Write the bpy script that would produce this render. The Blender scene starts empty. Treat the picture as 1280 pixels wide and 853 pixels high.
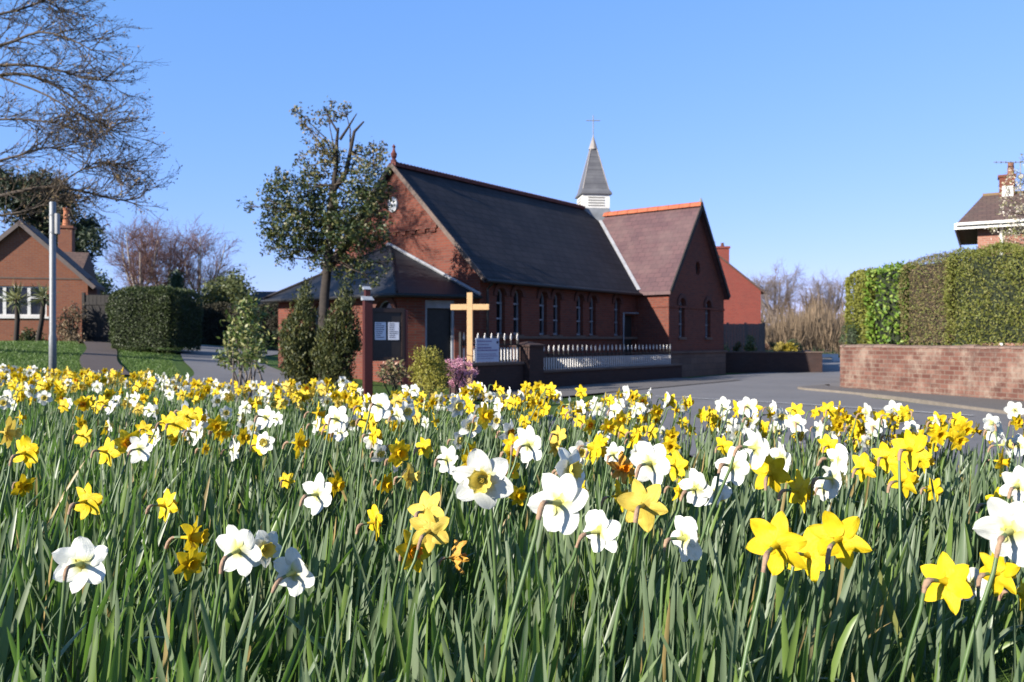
import bpy, bmesh, math, random
import numpy as np
from mathutils import Vector, Matrix, Quaternion

S = bpy.context.scene
COL = S.collection
R = math.radians

# ---------------------------------------------------------------- camera
CAM_Z = 1.35
F = 1033.0                                  # focal length in pixels of the 1280 px wide photograph
cam = bpy.data.cameras.new('camera')
cam.sensor_width = 22.3
cam.lens = 18.0
cam.clip_start = 0.05
cam.clip_end = 3000
cam.dof.use_dof = True
cam.dof.focus_distance = 1.75
cam.dof.aperture_fstop = 5.0
cam_o = bpy.data.objects.new('camera', cam)
COL.objects.link(cam_o)
cam_o.location = (0, 0, CAM_Z)
cam_o.rotation_euler = (R(90), 0, 0)
S.camera = cam_o

# ---------------------------------------------------------------- sky and sun
D1 = np.array([.617, .787]); N1 = np.array([-.787, .617])      # axis of the chapel and its normal
ELEV = 23.0
SUN = Vector((-.80*math.cos(R(ELEV)), -.60*math.cos(R(ELEV)), math.sin(R(ELEV)))).normalized()
W = bpy.data.worlds.new('World'); S.world = W; W.use_nodes = True
nt = W.node_tree; nt.nodes.clear()
sky = nt.nodes.new('ShaderNodeTexSky'); sky.sky_type = 'NISHITA'; sky.sun_disc = False
sky.sun_elevation = R(ELEV); sky.sun_rotation = math.atan2(SUN.x, SUN.y)
sky.altitude = 0; sky.air_density = 1.0; sky.dust_density = 0.0; sky.ozone_density = 3.0
sp_ = nt.nodes.new('ShaderNodeSeparateColor'); cb_ = nt.nodes.new('ShaderNodeCombineColor')    # tone curve and colour balance of the camera
nt.links.new(sky.outputs[0], sp_.inputs[0])
for k_, (pw_, ml_) in enumerate(((.72, .47), (.48, .80), (.5, 1.34))):
    p_ = nt.nodes.new('ShaderNodeMath'); p_.operation = 'POWER'; p_.inputs[1].default_value = pw_; nt.links.new(sp_.outputs[k_], p_.inputs[0])
    q_ = nt.nodes.new('ShaderNodeMath'); q_.operation = 'MULTIPLY'; q_.inputs[1].default_value = ml_; nt.links.new(p_.outputs[0], q_.inputs[0])
    nt.links.new(q_.outputs[0], cb_.inputs[k_])
bg = nt.nodes.new('ShaderNodeBackground'); bg.inputs[1].default_value = 0.15
wo = nt.nodes.new('ShaderNodeOutputWorld')
nt.links.new(cb_.outputs[0], bg.inputs[0]); nt.links.new(bg.outputs[0], wo.inputs[0])
sl = bpy.data.lights.new('sun', 'SUN'); sl.energy = 5.0; sl.angle = R(0.5); sl.color = (1, .93, .82)
so = bpy.data.objects.new('sun', sl); COL.objects.link(so)
so.rotation_euler = (-SUN).to_track_quat('-Z', 'Y').to_euler()
so.location = (-20, -5, 20)
S.view_settings.view_transform = 'Standard'; S.view_settings.look = 'None'
S.view_settings.gamma = 1.0; S.view_settings.use_curve_mapping = False
S.view_settings.exposure = 1.4
try:
    S.cycles.max_bounces = 6; S.cycles.transparent_max_bounces = 6
    S.cycles.use_denoising = True
except Exception:
    pass

rng = np.random.default_rng(7)
random.seed(7)

def at(px, py, Y):
    """point seen at a pixel of the 1280x853 photograph, Y metres away"""
    return np.array([(px-640)/F*Y, Y, CAM_Z+(426.5-py)/F*Y])

# ---------------------------------------------------------------- object helpers
def tag(o, label=None, cat=None, group=None, kind=None):
    if label: o['label'] = label
    if cat: o['category'] = cat
    if group: o['group'] = group
    if kind: o['kind'] = kind
    return o

def link(o, parent=None):
    COL.objects.link(o)
    if parent is not None: o.parent = parent
    return o

def empty(name, loc=(0, 0, 0), rz=0, label=None, cat=None, group=None):
    o = bpy.data.objects.new(name, None); o.location = loc; o.rotation_euler = (0, 0, rz)
    o.empty_display_size = .2
    link(o); return tag(o, label, cat, group)

def mesh_from(name, V, Fc, mats, midx=None, smooth=False):
    """V (n,3) array; Fc list of faces, or an (m,k) array"""
    me = bpy.data.meshes.new(name)
    V = np.asarray(V, dtype=np.float32)
    if isinstance(Fc, np.ndarray):
        k = Fc.shape[1]; m = len(Fc)
        me.vertices.add(len(V)); me.vertices.foreach_set('co', V.ravel())
        me.loops.add(m*k); me.loops.foreach_set('vertex_index', Fc.astype(np.int32).ravel())
        me.polygons.add(m)
        me.polygons.foreach_set('loop_start', np.arange(0, m*k, k, dtype=np.int32))
        me.polygons.foreach_set('loop_total', np.full(m, k, dtype=np.int32))
    else:
        me.from_pydata([tuple(v) for v in V], [], [tuple(f) for f in Fc])
    for mt in (mats if isinstance(mats, (list, tuple)) else [mats]): me.materials.append(mt)
    if midx is not None: me.polygons.foreach_set('material_index', np.asarray(midx, dtype=np.int32))
    if smooth: me.polygons.foreach_set('use_smooth', np.ones(len(me.polygons), dtype=bool))
    me.update(calc_edges=True); me.validate()
    return me

def put(name, me, parent=None, loc=None):
    o = bpy.data.objects.new(name, me)
    if loc is not None: o.location = loc
    return link(o, parent)

class MB:
    """collects shapes and links them as ONE mesh object"""
    def __init__(s): s.V = []; s.F = []; s.M = []; s.mi = 0
    def add(s, V, Fc):
        b = len(s.V); s.V.extend([tuple(map(float, v)) for v in V])
        s.F.extend([tuple(int(i)+b for i in f) for f in Fc]); s.M.extend([s.mi]*len(Fc)); return s
    def box(s, x0, x1, y0, y1, z0, z1):
        V = [(x0,y0,z0),(x1,y0,z0),(x1,y1,z0),(x0,y1,z0),(x0,y0,z1),(x1,y0,z1),(x1,y1,z1),(x0,y1,z1)]
        return s.add(V, [(0,3,2,1),(4,5,6,7),(0,1,5,4),(1,2,6,5),(2,3,7,6),(3,0,4,7)])
    def obox(s, p, q, w, h, up=(0, 0, 1)):
        """bar from p to q of width w, height h"""
        p = Vector(p); q = Vector(q); d = (q-p).normalized(); u = Vector(up)
        a = d.cross(u).normalized()*w/2; u = a.cross(d).normalized()*h/2
        V = [p-a-u, p+a-u, p+a+u, p-a+u, q-a-u, q+a-u, q+a+u, q-a+u]
        return s.add(V, [(0,3,2,1),(4,5,6,7),(0,1,5,4),(1,2,6,5),(2,3,7,6),(3,0,4,7)])
    def prism(s, poly, off):
        """closed polygon of 3-D points swept by the vector off"""
        n = len(poly); P = [Vector(p) for p in poly]; O = Vector(off)
        V = P+[p+O for p in P]
        return s.add(V, [tuple(range(n))[::-1], tuple(range(n, 2*n))]+[(i,(i+1)%n,(i+1)%n+n,i+n) for i in range(n)])
    def tube(s, pts, rad, n=8, cap=True):
        V, Fc = tube(pts, rad, n); V = V.tolist(); Fc = Fc.tolist()
        if cap:
            Fc = Fc+[tuple(range(n))[::-1], tuple(range(len(V)-n, len(V)))]
        return s.add(V, Fc)
    def lathe(s, prof, c=(0, 0, 0), n=16, ang=0.0):
        V = []; Fc = []
        for r, z in prof:
            for i in range(n):
                a = ang+2*math.pi*i/n; V.append((c[0]+r*math.cos(a), c[1]+r*math.sin(a), c[2]+z))
        for j in range(len(prof)-1):
            for i in range(n):
                Fc.append((j*n+i, j*n+(i+1)%n, (j+1)*n+(i+1)%n, (j+1)*n+i))
        Fc.append(tuple(range(n))[::-1]); Fc.append(tuple(range((len(prof)-1)*n, len(prof)*n)))
        return s.add(V, Fc)
    def panel(s, outline, holes, thick, mapf):
        """flat wall with openings: 2-D outline and holes, mapped by mapf(u, v, w), w in 0..thick"""
        cu = bpy.data.curves.new('c', 'CURVE'); cu.dimensions = '2D'; cu.fill_mode = 'BOTH'; cu.extrude = thick/2
        for poly in [outline]+list(holes):
            sp = cu.splines.new('POLY'); sp.points.add(len(poly)-1); sp.use_cyclic_u = True
            for i, (a, b) in enumerate(poly): sp.points[i].co = (a, b, 0, 1)
        ob = bpy.data.objects.new('c', cu); COL.objects.link(ob)
        dg = bpy.context.evaluated_depsgraph_get(); dg.update()
        me = bpy.data.meshes.new_from_object(ob.evaluated_get(dg))
        s.add([mapf(v.co.x, v.co.y, v.co.z+thick/2) for v in me.vertices], [tuple(p.vertices) for p in me.polygons])
        bpy.data.objects.remove(ob); bpy.data.curves.remove(cu); bpy.data.meshes.remove(me)
        return s
    def build(s, name, mats, parent=None, smooth=False, loc=None, bevel=0):
        me = mesh_from(name, s.V, s.F, mats, s.M)
        if smooth: me.polygons.foreach_set('use_smooth', np.ones(len(me.polygons), dtype=bool))
        o = put(name, me, parent, loc)
        if bevel:
            b = o.modifiers.new('b', 'BEVEL'); b.width = bevel; b.segments = 2; b.limit_method = 'ANGLE'
        return o

def tube(pts, rad, n=5):
    P = np.asarray(pts, float); m = len(P)
    rad = np.broadcast_to(np.asarray(rad, float), (m,))
    T = np.gradient(P, axis=0); T /= np.linalg.norm(T, axis=1, keepdims=True)+1e-9
    ref = np.array([0, 0, 1.0]) if abs(T[:, 2]).mean() < .8 else np.array([1.0, 0, 0])
    A = np.cross(T, ref); A /= np.linalg.norm(A, axis=1, keepdims=True)+1e-9
    B = np.cross(T, A)
    th = np.arange(n)*2*np.pi/n
    V = P[:, None]+rad[:, None, None]*(np.cos(th)[None, :, None]*A[:, None]+np.sin(th)[None, :, None]*B[:, None])
    i = np.arange(n); j = np.arange(m-1)[:, None]
    Fc = np.stack([j*n+i, j*n+(i+1) % n, (j+1)*n+(i+1) % n, (j+1)*n+i], -1).reshape(-1, 4)
    return V.reshape(-1, 3), Fc

def tubes(paths, n=4):
    Vs = []; Fs = []; b = 0
    for pts, rad in paths:
        V, Fc = tube(pts, rad, n); Vs.append(V); Fs.append(Fc+b); b += len(V)
    return np.concatenate(Vs), np.concatenate(Fs)

def unit(v): return v/(np.linalg.norm(v, axis=-1, keepdims=True)+1e-9)

def leaves(P, L, Wd, D=None, Nn=None, jit=1.0, r=None):
    """pointed leaf quads at the points P; D growing direction, Nn face normal"""
    r = r or rng
    n = len(P); L = np.broadcast_to(L, (n,))*r.uniform(.65, 1.3, n); Wd = np.broadcast_to(Wd, (n,))*r.uniform(.7, 1.25, n)
    rd = unit(r.normal(size=(n, 3)))
    D = rd if D is None else unit(D+jit*rd)
    rn = unit(r.normal(size=(n, 3)))
    Nn = rn if Nn is None else unit(Nn+jit*.8*rn)
    A = unit(np.cross(D, Nn)); Nn = np.cross(A, D)
    base = P; tip = P+D*L[:, None]; mid = P+D*(L*.45)[:, None]+Nn*(L*.08)[:, None]
    V = np.stack([base, mid+A*(Wd/2)[:, None], tip, mid-A*(Wd/2)[:, None]], 1).reshape(-1, 3)
    return V, np.arange(4*n).reshape(n, 4)

def join(parts):
    Vs = []; Fs = []; b = 0
    for V, Fc in parts: Vs.append(V); Fs.append(Fc+b); b += len(V)
    return np.concatenate(Vs), np.concatenate(Fs)

# ---------------------------------------------------------------- materials
MATS = {}
def newmat(name):
    m = bpy.data.materials.new(name); m.use_nodes = True; MATS[name] = m
    n = m.node_tree.nodes; return m, n, m.node_tree.links, n['Principled BSDF']
def col(c): return (c[0], c[1], c[2], 1)
def mixnode(n, l, fac, a, b, mode='MIX'):
    x = n.new('ShaderNodeMix'); x.data_type = 'RGBA'; x.blend_type = mode
    for s, v in ((x.inputs[0], fac), (x.inputs[6], a), (x.inputs[7], b)):
        if hasattr(v, 'is_linked'): l.new(v, s)
        elif isinstance(v, (int, float)): s.default_value = v
        else: s.default_value = col(v)
    return x.outputs[2]
def noise(n, l, scale, detail=4, rough=.6, vec=None):
    t = n.new('ShaderNodeTexNoise'); t.inputs['Scale'].default_value = scale
    t.inputs['Detail'].default_value = detail; t.inputs['Roughness'].default_value = rough
    if vec is None:
        tc = n.new('ShaderNodeTexCoord'); vec = tc.outputs['Object']
    l.new(vec, t.inputs['Vector']); return t.outputs['Fac']
def ramp(n, l, fac, lo, hi):
    x = n.new('ShaderNodeMapRange'); x.inputs[1].default_value = lo; x.inputs[2].default_value = hi
    l.new(fac, x.inputs[0]); return x.outputs[0]
def bump(n, l, b, h, strength, dist=.01):
    x = n.new('ShaderNodeBump'); x.inputs['Strength'].default_value = strength; x.inputs['Distance'].default_value = dist
    l.new(h, x.inputs['Height']); l.new(x.outputs[0], b.inputs['Normal'])

def m_plain(name, c, c2=None, rough=.7, scale=6, bumps=.15, spec=.3, metal=0):
    c = tuple(v*.76 for v in c); c2 = c2 and tuple(v*.76 for v in c2)
    m, n, l, b = newmat(name)
    c2 = c2 or tuple(v*.7 for v in c)
    f = noise(n, l, scale, 6)
    l.new(mixnode(n, l, ramp(n, l, f, .3, .7), c, c2), b.inputs['Base Color'])
    b.inputs['Roughness'].default_value = rough; b.inputs['Specular IOR Level'].default_value = spec
    b.inputs['Metallic'].default_value = metal
    if bumps: bump(n, l, b, f, bumps)
    return m

def m_course(name, c1, c2, mort, w, h, ux=1, uy=1, vz=1.0, ms=.012, rough=.85, stain=(.05, .04, .04), amt=.35, sc=.9, bs=.4, white=None):
    """brick, stone or slate courses; u = ux*x + uy*y, v = vz*z of the object's own coordinates"""
    c1, c2, mort, stain = (tuple(v*.76 for v in q) for q in (c1, c2, mort, stain))
    m, n, l, b = newmat(name)
    tc = n.new('ShaderNodeTexCoord'); sx = n.new('ShaderNodeSeparateXYZ'); l.new(tc.outputs['Object'], sx.inputs[0])
    def mul(s, k):
        x = n.new('ShaderNodeMath'); x.operation = 'MULTIPLY'; l.new(s, x.inputs[0]); x.inputs[1].default_value = k; return x.outputs[0]
    ad = n.new('ShaderNodeMath'); l.new(mul(sx.outputs[0], ux), ad.inputs[0]); l.new(mul(sx.outputs[1], uy), ad.inputs[1])
    cx = n.new('ShaderNodeCombineXYZ'); l.new(ad.outputs[0], cx.inputs[0]); l.new(mul(sx.outputs[2], vz), cx.inputs[1])
    t = n.new('ShaderNodeTexBrick'); l.new(cx.outputs[0], t.inputs['Vector'])
    t.inputs['Scale'].default_value = 1; t.inputs['Brick Width'].default_value = w; t.inputs['Row Height'].default_value = h
    t.inputs['Mortar Size'].default_value = ms; t.inputs['Mortar Smooth'].default_value = .3; t.inputs['Bias'].default_value = -.1
    t.inputs['Color1'].default_value = col(c1); t.inputs['Color2'].default_value = col(c2); t.inputs['Mortar'].default_value = col(mort)
    f1 = noise(n, l, sc, 8, .65); f2 = noise(n, l, 9, 4)
    c = mixnode(n, l, .22, t.outputs['Color'], mixnode(n, l, f2, tuple(v*.4 for v in c1), tuple(min(1, v*1.7) for v in c1)))
    x = n.new('ShaderNodeMath'); x.operation = 'MULTIPLY'; l.new(ramp(n, l, f1, .48, .72), x.inputs[0]); x.inputs[1].default_value = amt
    c = mixnode(n, l, x.outputs[0], c, stain)
    if white:
        mp = n.new('ShaderNodeMapping'); mp.inputs['Scale'].default_value = (1, 1, .75); l.new(tc.outputs['Object'], mp.inputs[0]); f3 = noise(n, l, 1.7, 12, .8, mp.outputs[0])
        y = n.new('ShaderNodeMath'); y.operation = 'MULTIPLY'; l.new(ramp(n, l, f3, .46, .62), y.inputs[0]); y.inputs[1].default_value = white[1]
        c = mixnode(n, l, y.outputs[0], c, white[0])
    l.new(c, b.inputs['Base Color']); b.inputs['Roughness'].default_value = rough
    b.inputs['Specular IOR Level'].default_value = .25
    bump(n, l, b, t.outputs['Fac'], -bs, .01)
    return m

def m_leaf(name, a, b2, rough=.45, trans=.3, tcol=None, spec=.4, third=None, fourth=None):
    m, n, l, b = newmat(name)
    g = n.new('ShaderNodeNewGeometry')
    c = mixnode(n, l, g.outputs['Random Per Island'], a, b2)
    if third:
        wn = n.new('ShaderNodeTexWhiteNoise'); wn.noise_dimensions = '1D'; l.new(g.outputs['Random Per Island'], wn.inputs['W'])
        c = mixnode(n, l, ramp(n, l, wn.outputs[0], 1-third[1]-.02, 1-third[1]), c, third[0])
    if fourth:
        w2 = n.new('ShaderNodeTexWhiteNoise'); w2.noise_dimensions = '1D'; q2 = n.new('ShaderNodeMath'); q2.inputs[1].default_value = 3.7
        l.new(g.outputs['Random Per Island'], q2.inputs[0]); l.new(q2.outputs[0], w2.inputs['W'])
        c = mixnode(n, l, ramp(n, l, w2.outputs[0], 1-fourth[1]-.01, 1-fourth[1]), c, fourth[0])
    l.new(c, b.inputs['Base Color'])
    b.inputs['Roughness'].default_value = rough; b.inputs['Specular IOR Level'].default_value = spec
    if trans:
        t = n.new('ShaderNodeBsdfTranslucent')
        if tcol: t.inputs[0].default_value = col(tcol)
        else: l.new(c, t.inputs[0])
        mx = n.new('ShaderNodeMixShader'); mx.inputs[0].default_value = trans
        l.new(b.outputs[0], mx.inputs[1]); l.new(t.outputs[0], mx.inputs[2])
        l.new(mx.outputs[0], n['Material Output'].inputs['Surface'])
    return m

def m_petal(name, a, b2, scale=60, trans=.3, base=None):
    """petal tissue: veins running along the petal, a tinted base, a slight change of colour between flowers"""
    m, n, l, b = newmat(name)
    oi = n.new('ShaderNodeObjectInfo'); uv = n.new('ShaderNodeUVMap'); mp = n.new('ShaderNodeMapping'); mp.inputs['Scale'].default_value = (1.6, 26, 1)
    l.new(uv.outputs[0], mp.inputs[0]); f = noise(n, l, 1.0, 3, .6, mp.outputs[0])
    c = mixnode(n, l, ramp(n, l, f, .30, .68), a, b2)
    c = mixnode(n, l, ramp(n, l, noise(n, l, 45, 4), .62, .8), c, tuple(v*.82 for v in b2))
    if base:
        sx = n.new('ShaderNodeSeparateXYZ'); l.new(uv.outputs[0], sx.inputs[0]); c = mixnode(n, l, ramp(n, l, sx.outputs[0], .30, .02), c, base)
    hs = n.new('ShaderNodeHueSaturation')
    x = n.new('ShaderNodeMapRange'); x.inputs[3].default_value = .86; x.inputs[4].default_value = 1.05; l.new(oi.outputs['Random'], x.inputs[0])
    l.new(x.outputs[0], hs.inputs['Value']); l.new(c, hs.inputs['Color'])
    l.new(hs.outputs[0], b.inputs['Base Color']); b.inputs['Roughness'].default_value = .5; b.inputs['Specular IOR Level'].default_value = .25
    bump(n, l, b, f, .5, .003)
    t = n.new('ShaderNodeBsdfTranslucent'); l.new(hs.outputs[0], t.inputs[0])
    mx = n.new('ShaderNodeMixShader'); mx.inputs[0].default_value = trans
    l.new(b.outputs[0], mx.inputs[1]); l.new(t.outputs[0], mx.inputs[2]); l.new(mx.outputs[0], n['Material Output'].inputs['Surface'])
    return m

BRICK = m_course('red brick', (.165, .041, .023), (.095, .024, .017), (.10, .068, .054), .23, .078, amt=.35)
BRICKO = m_course('orange brick', (.25, .085, .042), (.19, .06, .034), (.18, .13, .10), .23, .078, amt=.15)
BRICKR = m_course('deep red brick', (.24, .045, .032), (.18, .033, .026), (.15, .09, .075), .23, .078, amt=.12)
BRICKD = m_plain('dark brick arch', (.11, .045, .035), (.07, .03, .026), .85, 14)
SLATE = m_course('blue grey slate', (.026, .022, .027), (.012, .011, .014), (.004, .004, .005), .42, .30, 1, 0, 1.41, .03, .75, (.042, .036, .039), .6, .6, 1)
SLATEP = m_course('purple slate', (.115, .062, .064), (.078, .045, .05), (.03, .022, .024), .3, .22, 0, 1, 1.25, .01, .6, (.16, .11, .10), .5, .8, .6)
SLATEX = m_course('porch slate', (.020, .021, .026), (.012, .013, .017), (.006, .006, .008), .3, .16, .6, 1, 1.6, .01, .5, (.035, .035, .038), .4, .8, .7)
TILE = m_course('brown roof tile', (.12, .075, .06), (.085, .055, .048), (.03, .02, .018), .3, .2, 1, 0, 1.6, .012, .8, (.1, .1, .07), .3, 1.5, .7)
RIDGE = m_plain('terracotta ridge', (.42, .12, .055), (.30, .08, .04), .8, 5)
RIDGED = m_plain('dark red cresting', (.15, .04, .03), (.09, .03, .026), .8, 5)
LEAD = m_plain('lead', (.22, .23, .25), (.15, .16, .17), .5, 4)
WHITE = m_plain('white paint', (.75, .74, .71), (.62, .61, .58), .5, 4, .05)
GREYW = m_plain('grey white paint', (.30, .32, .36), (.2, .22, .25), .5, 4, .05)
BLACK = m_plain('black iron', (.009, .009, .010), (.02, .02, .02), .5, 9, .1)
GLASS = m_plain('dark window glass', (.012, .014, .018), (.02, .022, .026), .08, 2, 0, .5)
PLINTH = m_course('sandstone plinth', (.16, .11, .085), (.11, .075, .06), (.08, .06, .05), .5, .24, amt=.4)
WOODT = m_plain('planed timber', (.56, .36, .18), (.44, .27, .13), .6, 18)
WOODR = m_plain('red brown stained wood', (.062, .013, .011), (.045, .010, .009), .5, 20)
WOODG = m_plain('weathered grey boards', (.20, .17, .145), (.12, .10, .09), .85, 12)
WOODD = m_plain('dark boards', (.035, .03, .028), (.02, .018, .017), .8, 12)
STEEL = m_plain('galvanised steel', (.24, .25, .26), (.17, .18, .19), .5, 25, .05, .4, .3)
STONE = m_course('red sandstone wall', (.10, .040, .030), (.20, .10, .075), (.16, .125, .10), .27, .11, .343, -.939, 1, .014, .9, (.06, .035, .03), .6, 2.2, .9, white=((.34, .28, .22), .36))
COPING = m_plain('wall coping', (.24, .16, .13), (.12, .085, .07), .9, 5, .4)
BARK = m_plain('grey brown bark', (.11, .085, .065), (.055, .043, .035), .9, 12, .5)
BARKD = m_plain('dark bark', (.045, .036, .03), (.025, .02, .018), .9, 12, .5)
BARKB = m_plain('pale birch bark', (.42, .36, .31), (.24, .19, .16), .8, 4, .2)
TWIGR = m_plain('reddish twigs', (.17, .085, .075), (.11, .06, .055), .8, 1)
TWIGB = m_plain('brown twigs', (.13, .085, .055), (.085, .055, .04), .8, 1)
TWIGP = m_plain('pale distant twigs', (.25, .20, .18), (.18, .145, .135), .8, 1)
# ---------------------------------------------------------------- terrain
def sm(t):
    t = np.clip(t, 0, 1); return t*t*(3-2*t)
FN = np.array([.628, .779])
def dfield(x, y): return FN[0]*(np.asarray(x, float)-2.2)+FN[1]*(np.asarray(y, float)-3.2)
def ground(x, y):
    x = np.asarray(x, float); y = np.asarray(y, float)
    t = (-x-1.5)*.085
    b = np.where(t <= 0, 0, np.where(t > 1.3, 1.3, t))
    b = b*sm((y-2)/8)
    s = 1-sm((dfield(x, y)+.4)/2.6)
    lump = .025*np.sin(x*2.1+.5)*np.sin(y*1.7)+.015*np.sin(x*4.3+y*3.1)
    return b+np.maximum(0, .67-b)*s+lump*s

xs = np.concatenate([np.linspace(-700, -60, 12), np.arange(-55, -15, 2.5), np.arange(-15, 16, .4), np.arange(16, 56, 2.5), np.linspace(60, 700, 12)])
ys = np.concatenate([np.linspace(-60, -6, 8), np.arange(-5, 32, .4), np.arange(32, 80, 3), np.linspace(85, 1600, 20)])
X, Y = np.meshgrid(xs, ys)
Z = ground(X, Y)
V = np.stack([X, Y, Z], -1).reshape(-1, 3)
ny, nx = X.shape
i, j = np.meshgrid(np.arange(nx-1), np.arange(ny-1)); a = (j*nx+i).ravel()
Fc = np.stack([a, a+1, a+nx+1, a+nx], -1)
m, n, l, b = newmat('grassy ground')
f1 = noise(n, l, 1.2, 8, .7); f2 = noise(n, l, 22, 6, .7)
c = mixnode(n, l, ramp(n, l, f1, .35, .65), (.05, .095, .018), (.08, .12, .028))
c = mixnode(n, l, ramp(n, l, f2, .35, .7), c, (.03, .055, .014))
l.new(c, b.inputs['Base Color']); b.inputs['Roughness'].default_value = .9; b.inputs['Specular IOR Level'].default_value = .1
bump(n, l, b, f2, .8, .05)
tag(put('ground', mesh_from('ground', V, Fc, m, smooth=True)), kind='structure')

m, n, l, b = newmat('worn asphalt'); ASPH = m
f1 = noise(n, l, .5, 6, .6); f2 = noise(n, l, 60, 4, .7)
c = mixnode(n, l, ramp(n, l, f1, .35, .65), (.06, .058, .06), (.10, .094, .093))
c = mixnode(n, l, ramp(n, l, f2, .3, .8), c, (.16, .15, .145))
f3 = noise(n, l, 2.2, 9, .8); c = mixnode(n, l, ramp(n, l, f3, .58, .62), c, (.07, .066, .066))
l.new(c, b.inputs['Base Color']); b.inputs['Roughness'].default_value = .85; bump(n, l, b, f2, .4, .01)
PAVE = m_plain('pavement asphalt', (.15, .135, .125), (.11, .10, .095), .9, 8, .3)
KERB = m_plain('kerb stone', (.21, .18, .15), (.15, .13, .11), .85, 6, .2)
PATHM = m_plain('brown path', (.11, .08, .065), (.08, .06, .05), .9, 5, .3)
PAINT = m_plain('worn road paint', (.55, .53, .5), (.3, .3, .29), .8, 9, .1)

def catmull(P, k=8):
    P = [np.array(p, float) for p in P]; P = [2*P[0]-P[1]]+P+[2*P[-1]-P[-2]]; out = []
    for i in range(1, len(P)-2):
        for t in np.arange(k)/k:
            out.append(.5*((2*P[i])+(-P[i-1]+P[i+1])*t+(2*P[i-1]-5*P[i]+4*P[i+1]-P[i+2])*t*t+(-P[i-1]+3*P[i]-3*P[i+1]+P[i+2])*t**3))
    out.append(P[-2]); return np.array(out)

def ribbon(name, path, width, lift, mat, nw=9, k=8):
    P = catmull([(p[0], p[1], width if len(p) < 3 else p[2]) for p in path], k); w = P[:, 2]; P = P[:, :2]
    T = unit(np.gradient(P, axis=0)); N = np.stack([-T[:, 1], T[:, 0]], -1)
    u = np.linspace(-.5, .5, nw)
    Q = P[:, None]+N[:, None]*(u[None]*w[:, None])[..., None]
    z = ground(Q[..., 0], Q[..., 1])+lift
    V = np.concatenate([Q, z[..., None]], -1).reshape(-1, 3)
    i, j = np.meshgrid(np.arange(nw-1), np.arange(len(P)-1)); a = (j*nw+i).ravel()
    return tag(put(name, mesh_from(name, V, np.stack([a, a+1, a+nw+1, a+nw], -1), mat, smooth=True)), kind='structure')

ribbon('road', [(6.5, -10, 7), (5.7, 0, 6), (5.6, 8, 6.8), (5.3, 15, 7.2), (5.6, 21, 6), (9.3, 28.5, 6), (15.6, 36.5, 6), (20, 48, 6), (22, 75, 6), (22, 120, 6)], 6, .03, ASPH)
ribbon('road', [(5, 15.5, 5), (1, 11.8, 5), (-2.5, 12.3, 4), (-4.7, 15, 3.4), (-6.2, 20, 2.8), (-9.0, 26, 2.5), (-11.2, 32, 3), (-13, 40, 5)], 6, .036, ASPH)
ribbon('road_marking', [(8.1, 14.5), (7.4, 15.4), (5.6, 17.6), (3.4, 19.6)], .12, .046, PAINT, 3)
ribbon('path', [(-8.6, 17.6, .9), (-11.0, 22, .9), (-13.6, 27.4, .9), (-16.7, 33.2, 1)], 1.2, .05, PATHM, 5)

# pavement in front of the sandstone wall, with its kerb
WD = np.array([.343, -.939])
def wallpt(s, off=0): return np.array([9.05, 22.8])+WD*s+np.array([.939, .343])*off
Lp = catmull([(9.3, 24.2), (8.5, 23.6), (7.95, 23.0), (7.88, 22.3), (8.25, 21.2), (8.62, 19.6), (8.8, 18), (8.85, 16), (9.05, 14), (9.5, 10), (10.5, 3)], 6)
Rp = np.array([wallpt(t, .1) for t in np.linspace(-1.2, 22, len(Lp))])
pv = []; Fp = []
for q, (a, b2) in enumerate(zip(Lp, Rp)):
    d = unit(b2-a); k = a+d*.14
    pv += [(a[0], a[1], -.05), (a[0], a[1], .085), (k[0], k[1], .088), (b2[0], b2[1], .07)]
    if q: o = 4*q; Fp += [((o-4), o, o+1, o-3), (o-3, o+1, o+2, o-2), (o-2, o+2, o+3, o-1)]
mi = [0, 0, 1]*(len(Lp)-1)
tag(put('pavement', mesh_from('pavement', pv, Fp, [KERB, PAVE], mi)), kind='structure')

# raised garden beside the far road
gv = MB(); gv.prism([(7.6, 35.3, -.1), (13.0, 35.3, -.1), (16.4, 44, -.1), (16.4, 60, -.1), (4, 60, -.1), (6, 38, -.1)], (0, 0, .88))
tag(gv.build('garden_lawn', MATS['grassy ground']), kind='structure')
# ---------------------------------------------------------------- chapel
A0 = (-.918, 23.7, 0)
chapel = empty('chapel', A0, math.atan2(D1[1], D1[0]), 'red brick chapel with dark slate roofs and a small white louvred spire', 'chapel')
def arch(cx, z0, w, ztop, n=10, sx=1.0):
    r = w/2; zs = ztop-r
    return [(cx-r, z0), (cx+r, z0)]+[(cx+r*math.cos(t), zs+r*math.sin(t)) for t in np.linspace(0, math.pi, n)]
NX = [.95, 1.76, 3.09, 3.84, 5.19, 5.99, 7.62]; WZ0, WZ1, WW = 1.54, 2.92, .40
TY = -1.345; TX0, TX1 = 8.97, 13.77; TXC = (TX0+TX1)/2
w = MB()
sideholes = [arch(x, WZ0, WW, WZ1) for x in NX]+[[(8.0, .12), (8.9, .12), (8.9, 2.3), (8.0, 2.3)]]
w.panel([(.3, -.2), (14, -.2), (14, 3.36), (.3, 3.36)], sideholes, .3, lambda u, v, t: (u, t, v))
w.panel([(0, -.2), (7, -.2), (7, 3.36), (3.5, 6.78), (0, 3.36)], [], .3, lambda u, v, t: (t, u, v))
w.panel([(0, -.2), (7, -.2), (7, 3.36), (3.5, 6.78), (0, 3.36)], [], .3, lambda u, v, t: (14+t, u, v))
w.box(.3, 14, 6.7, 7, -.2, 3.36)
TH = [arch(TX0+1.05, 1.5, .46, 2.95), arch(TX0+3.3, 1.5, .46, 2.95)]
rv = [(TXC+.2*math.cos(t), 4.15+.27*math.sin(t)) for t in np.linspace(0, 2*math.pi, 18)[:-1]]
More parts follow.
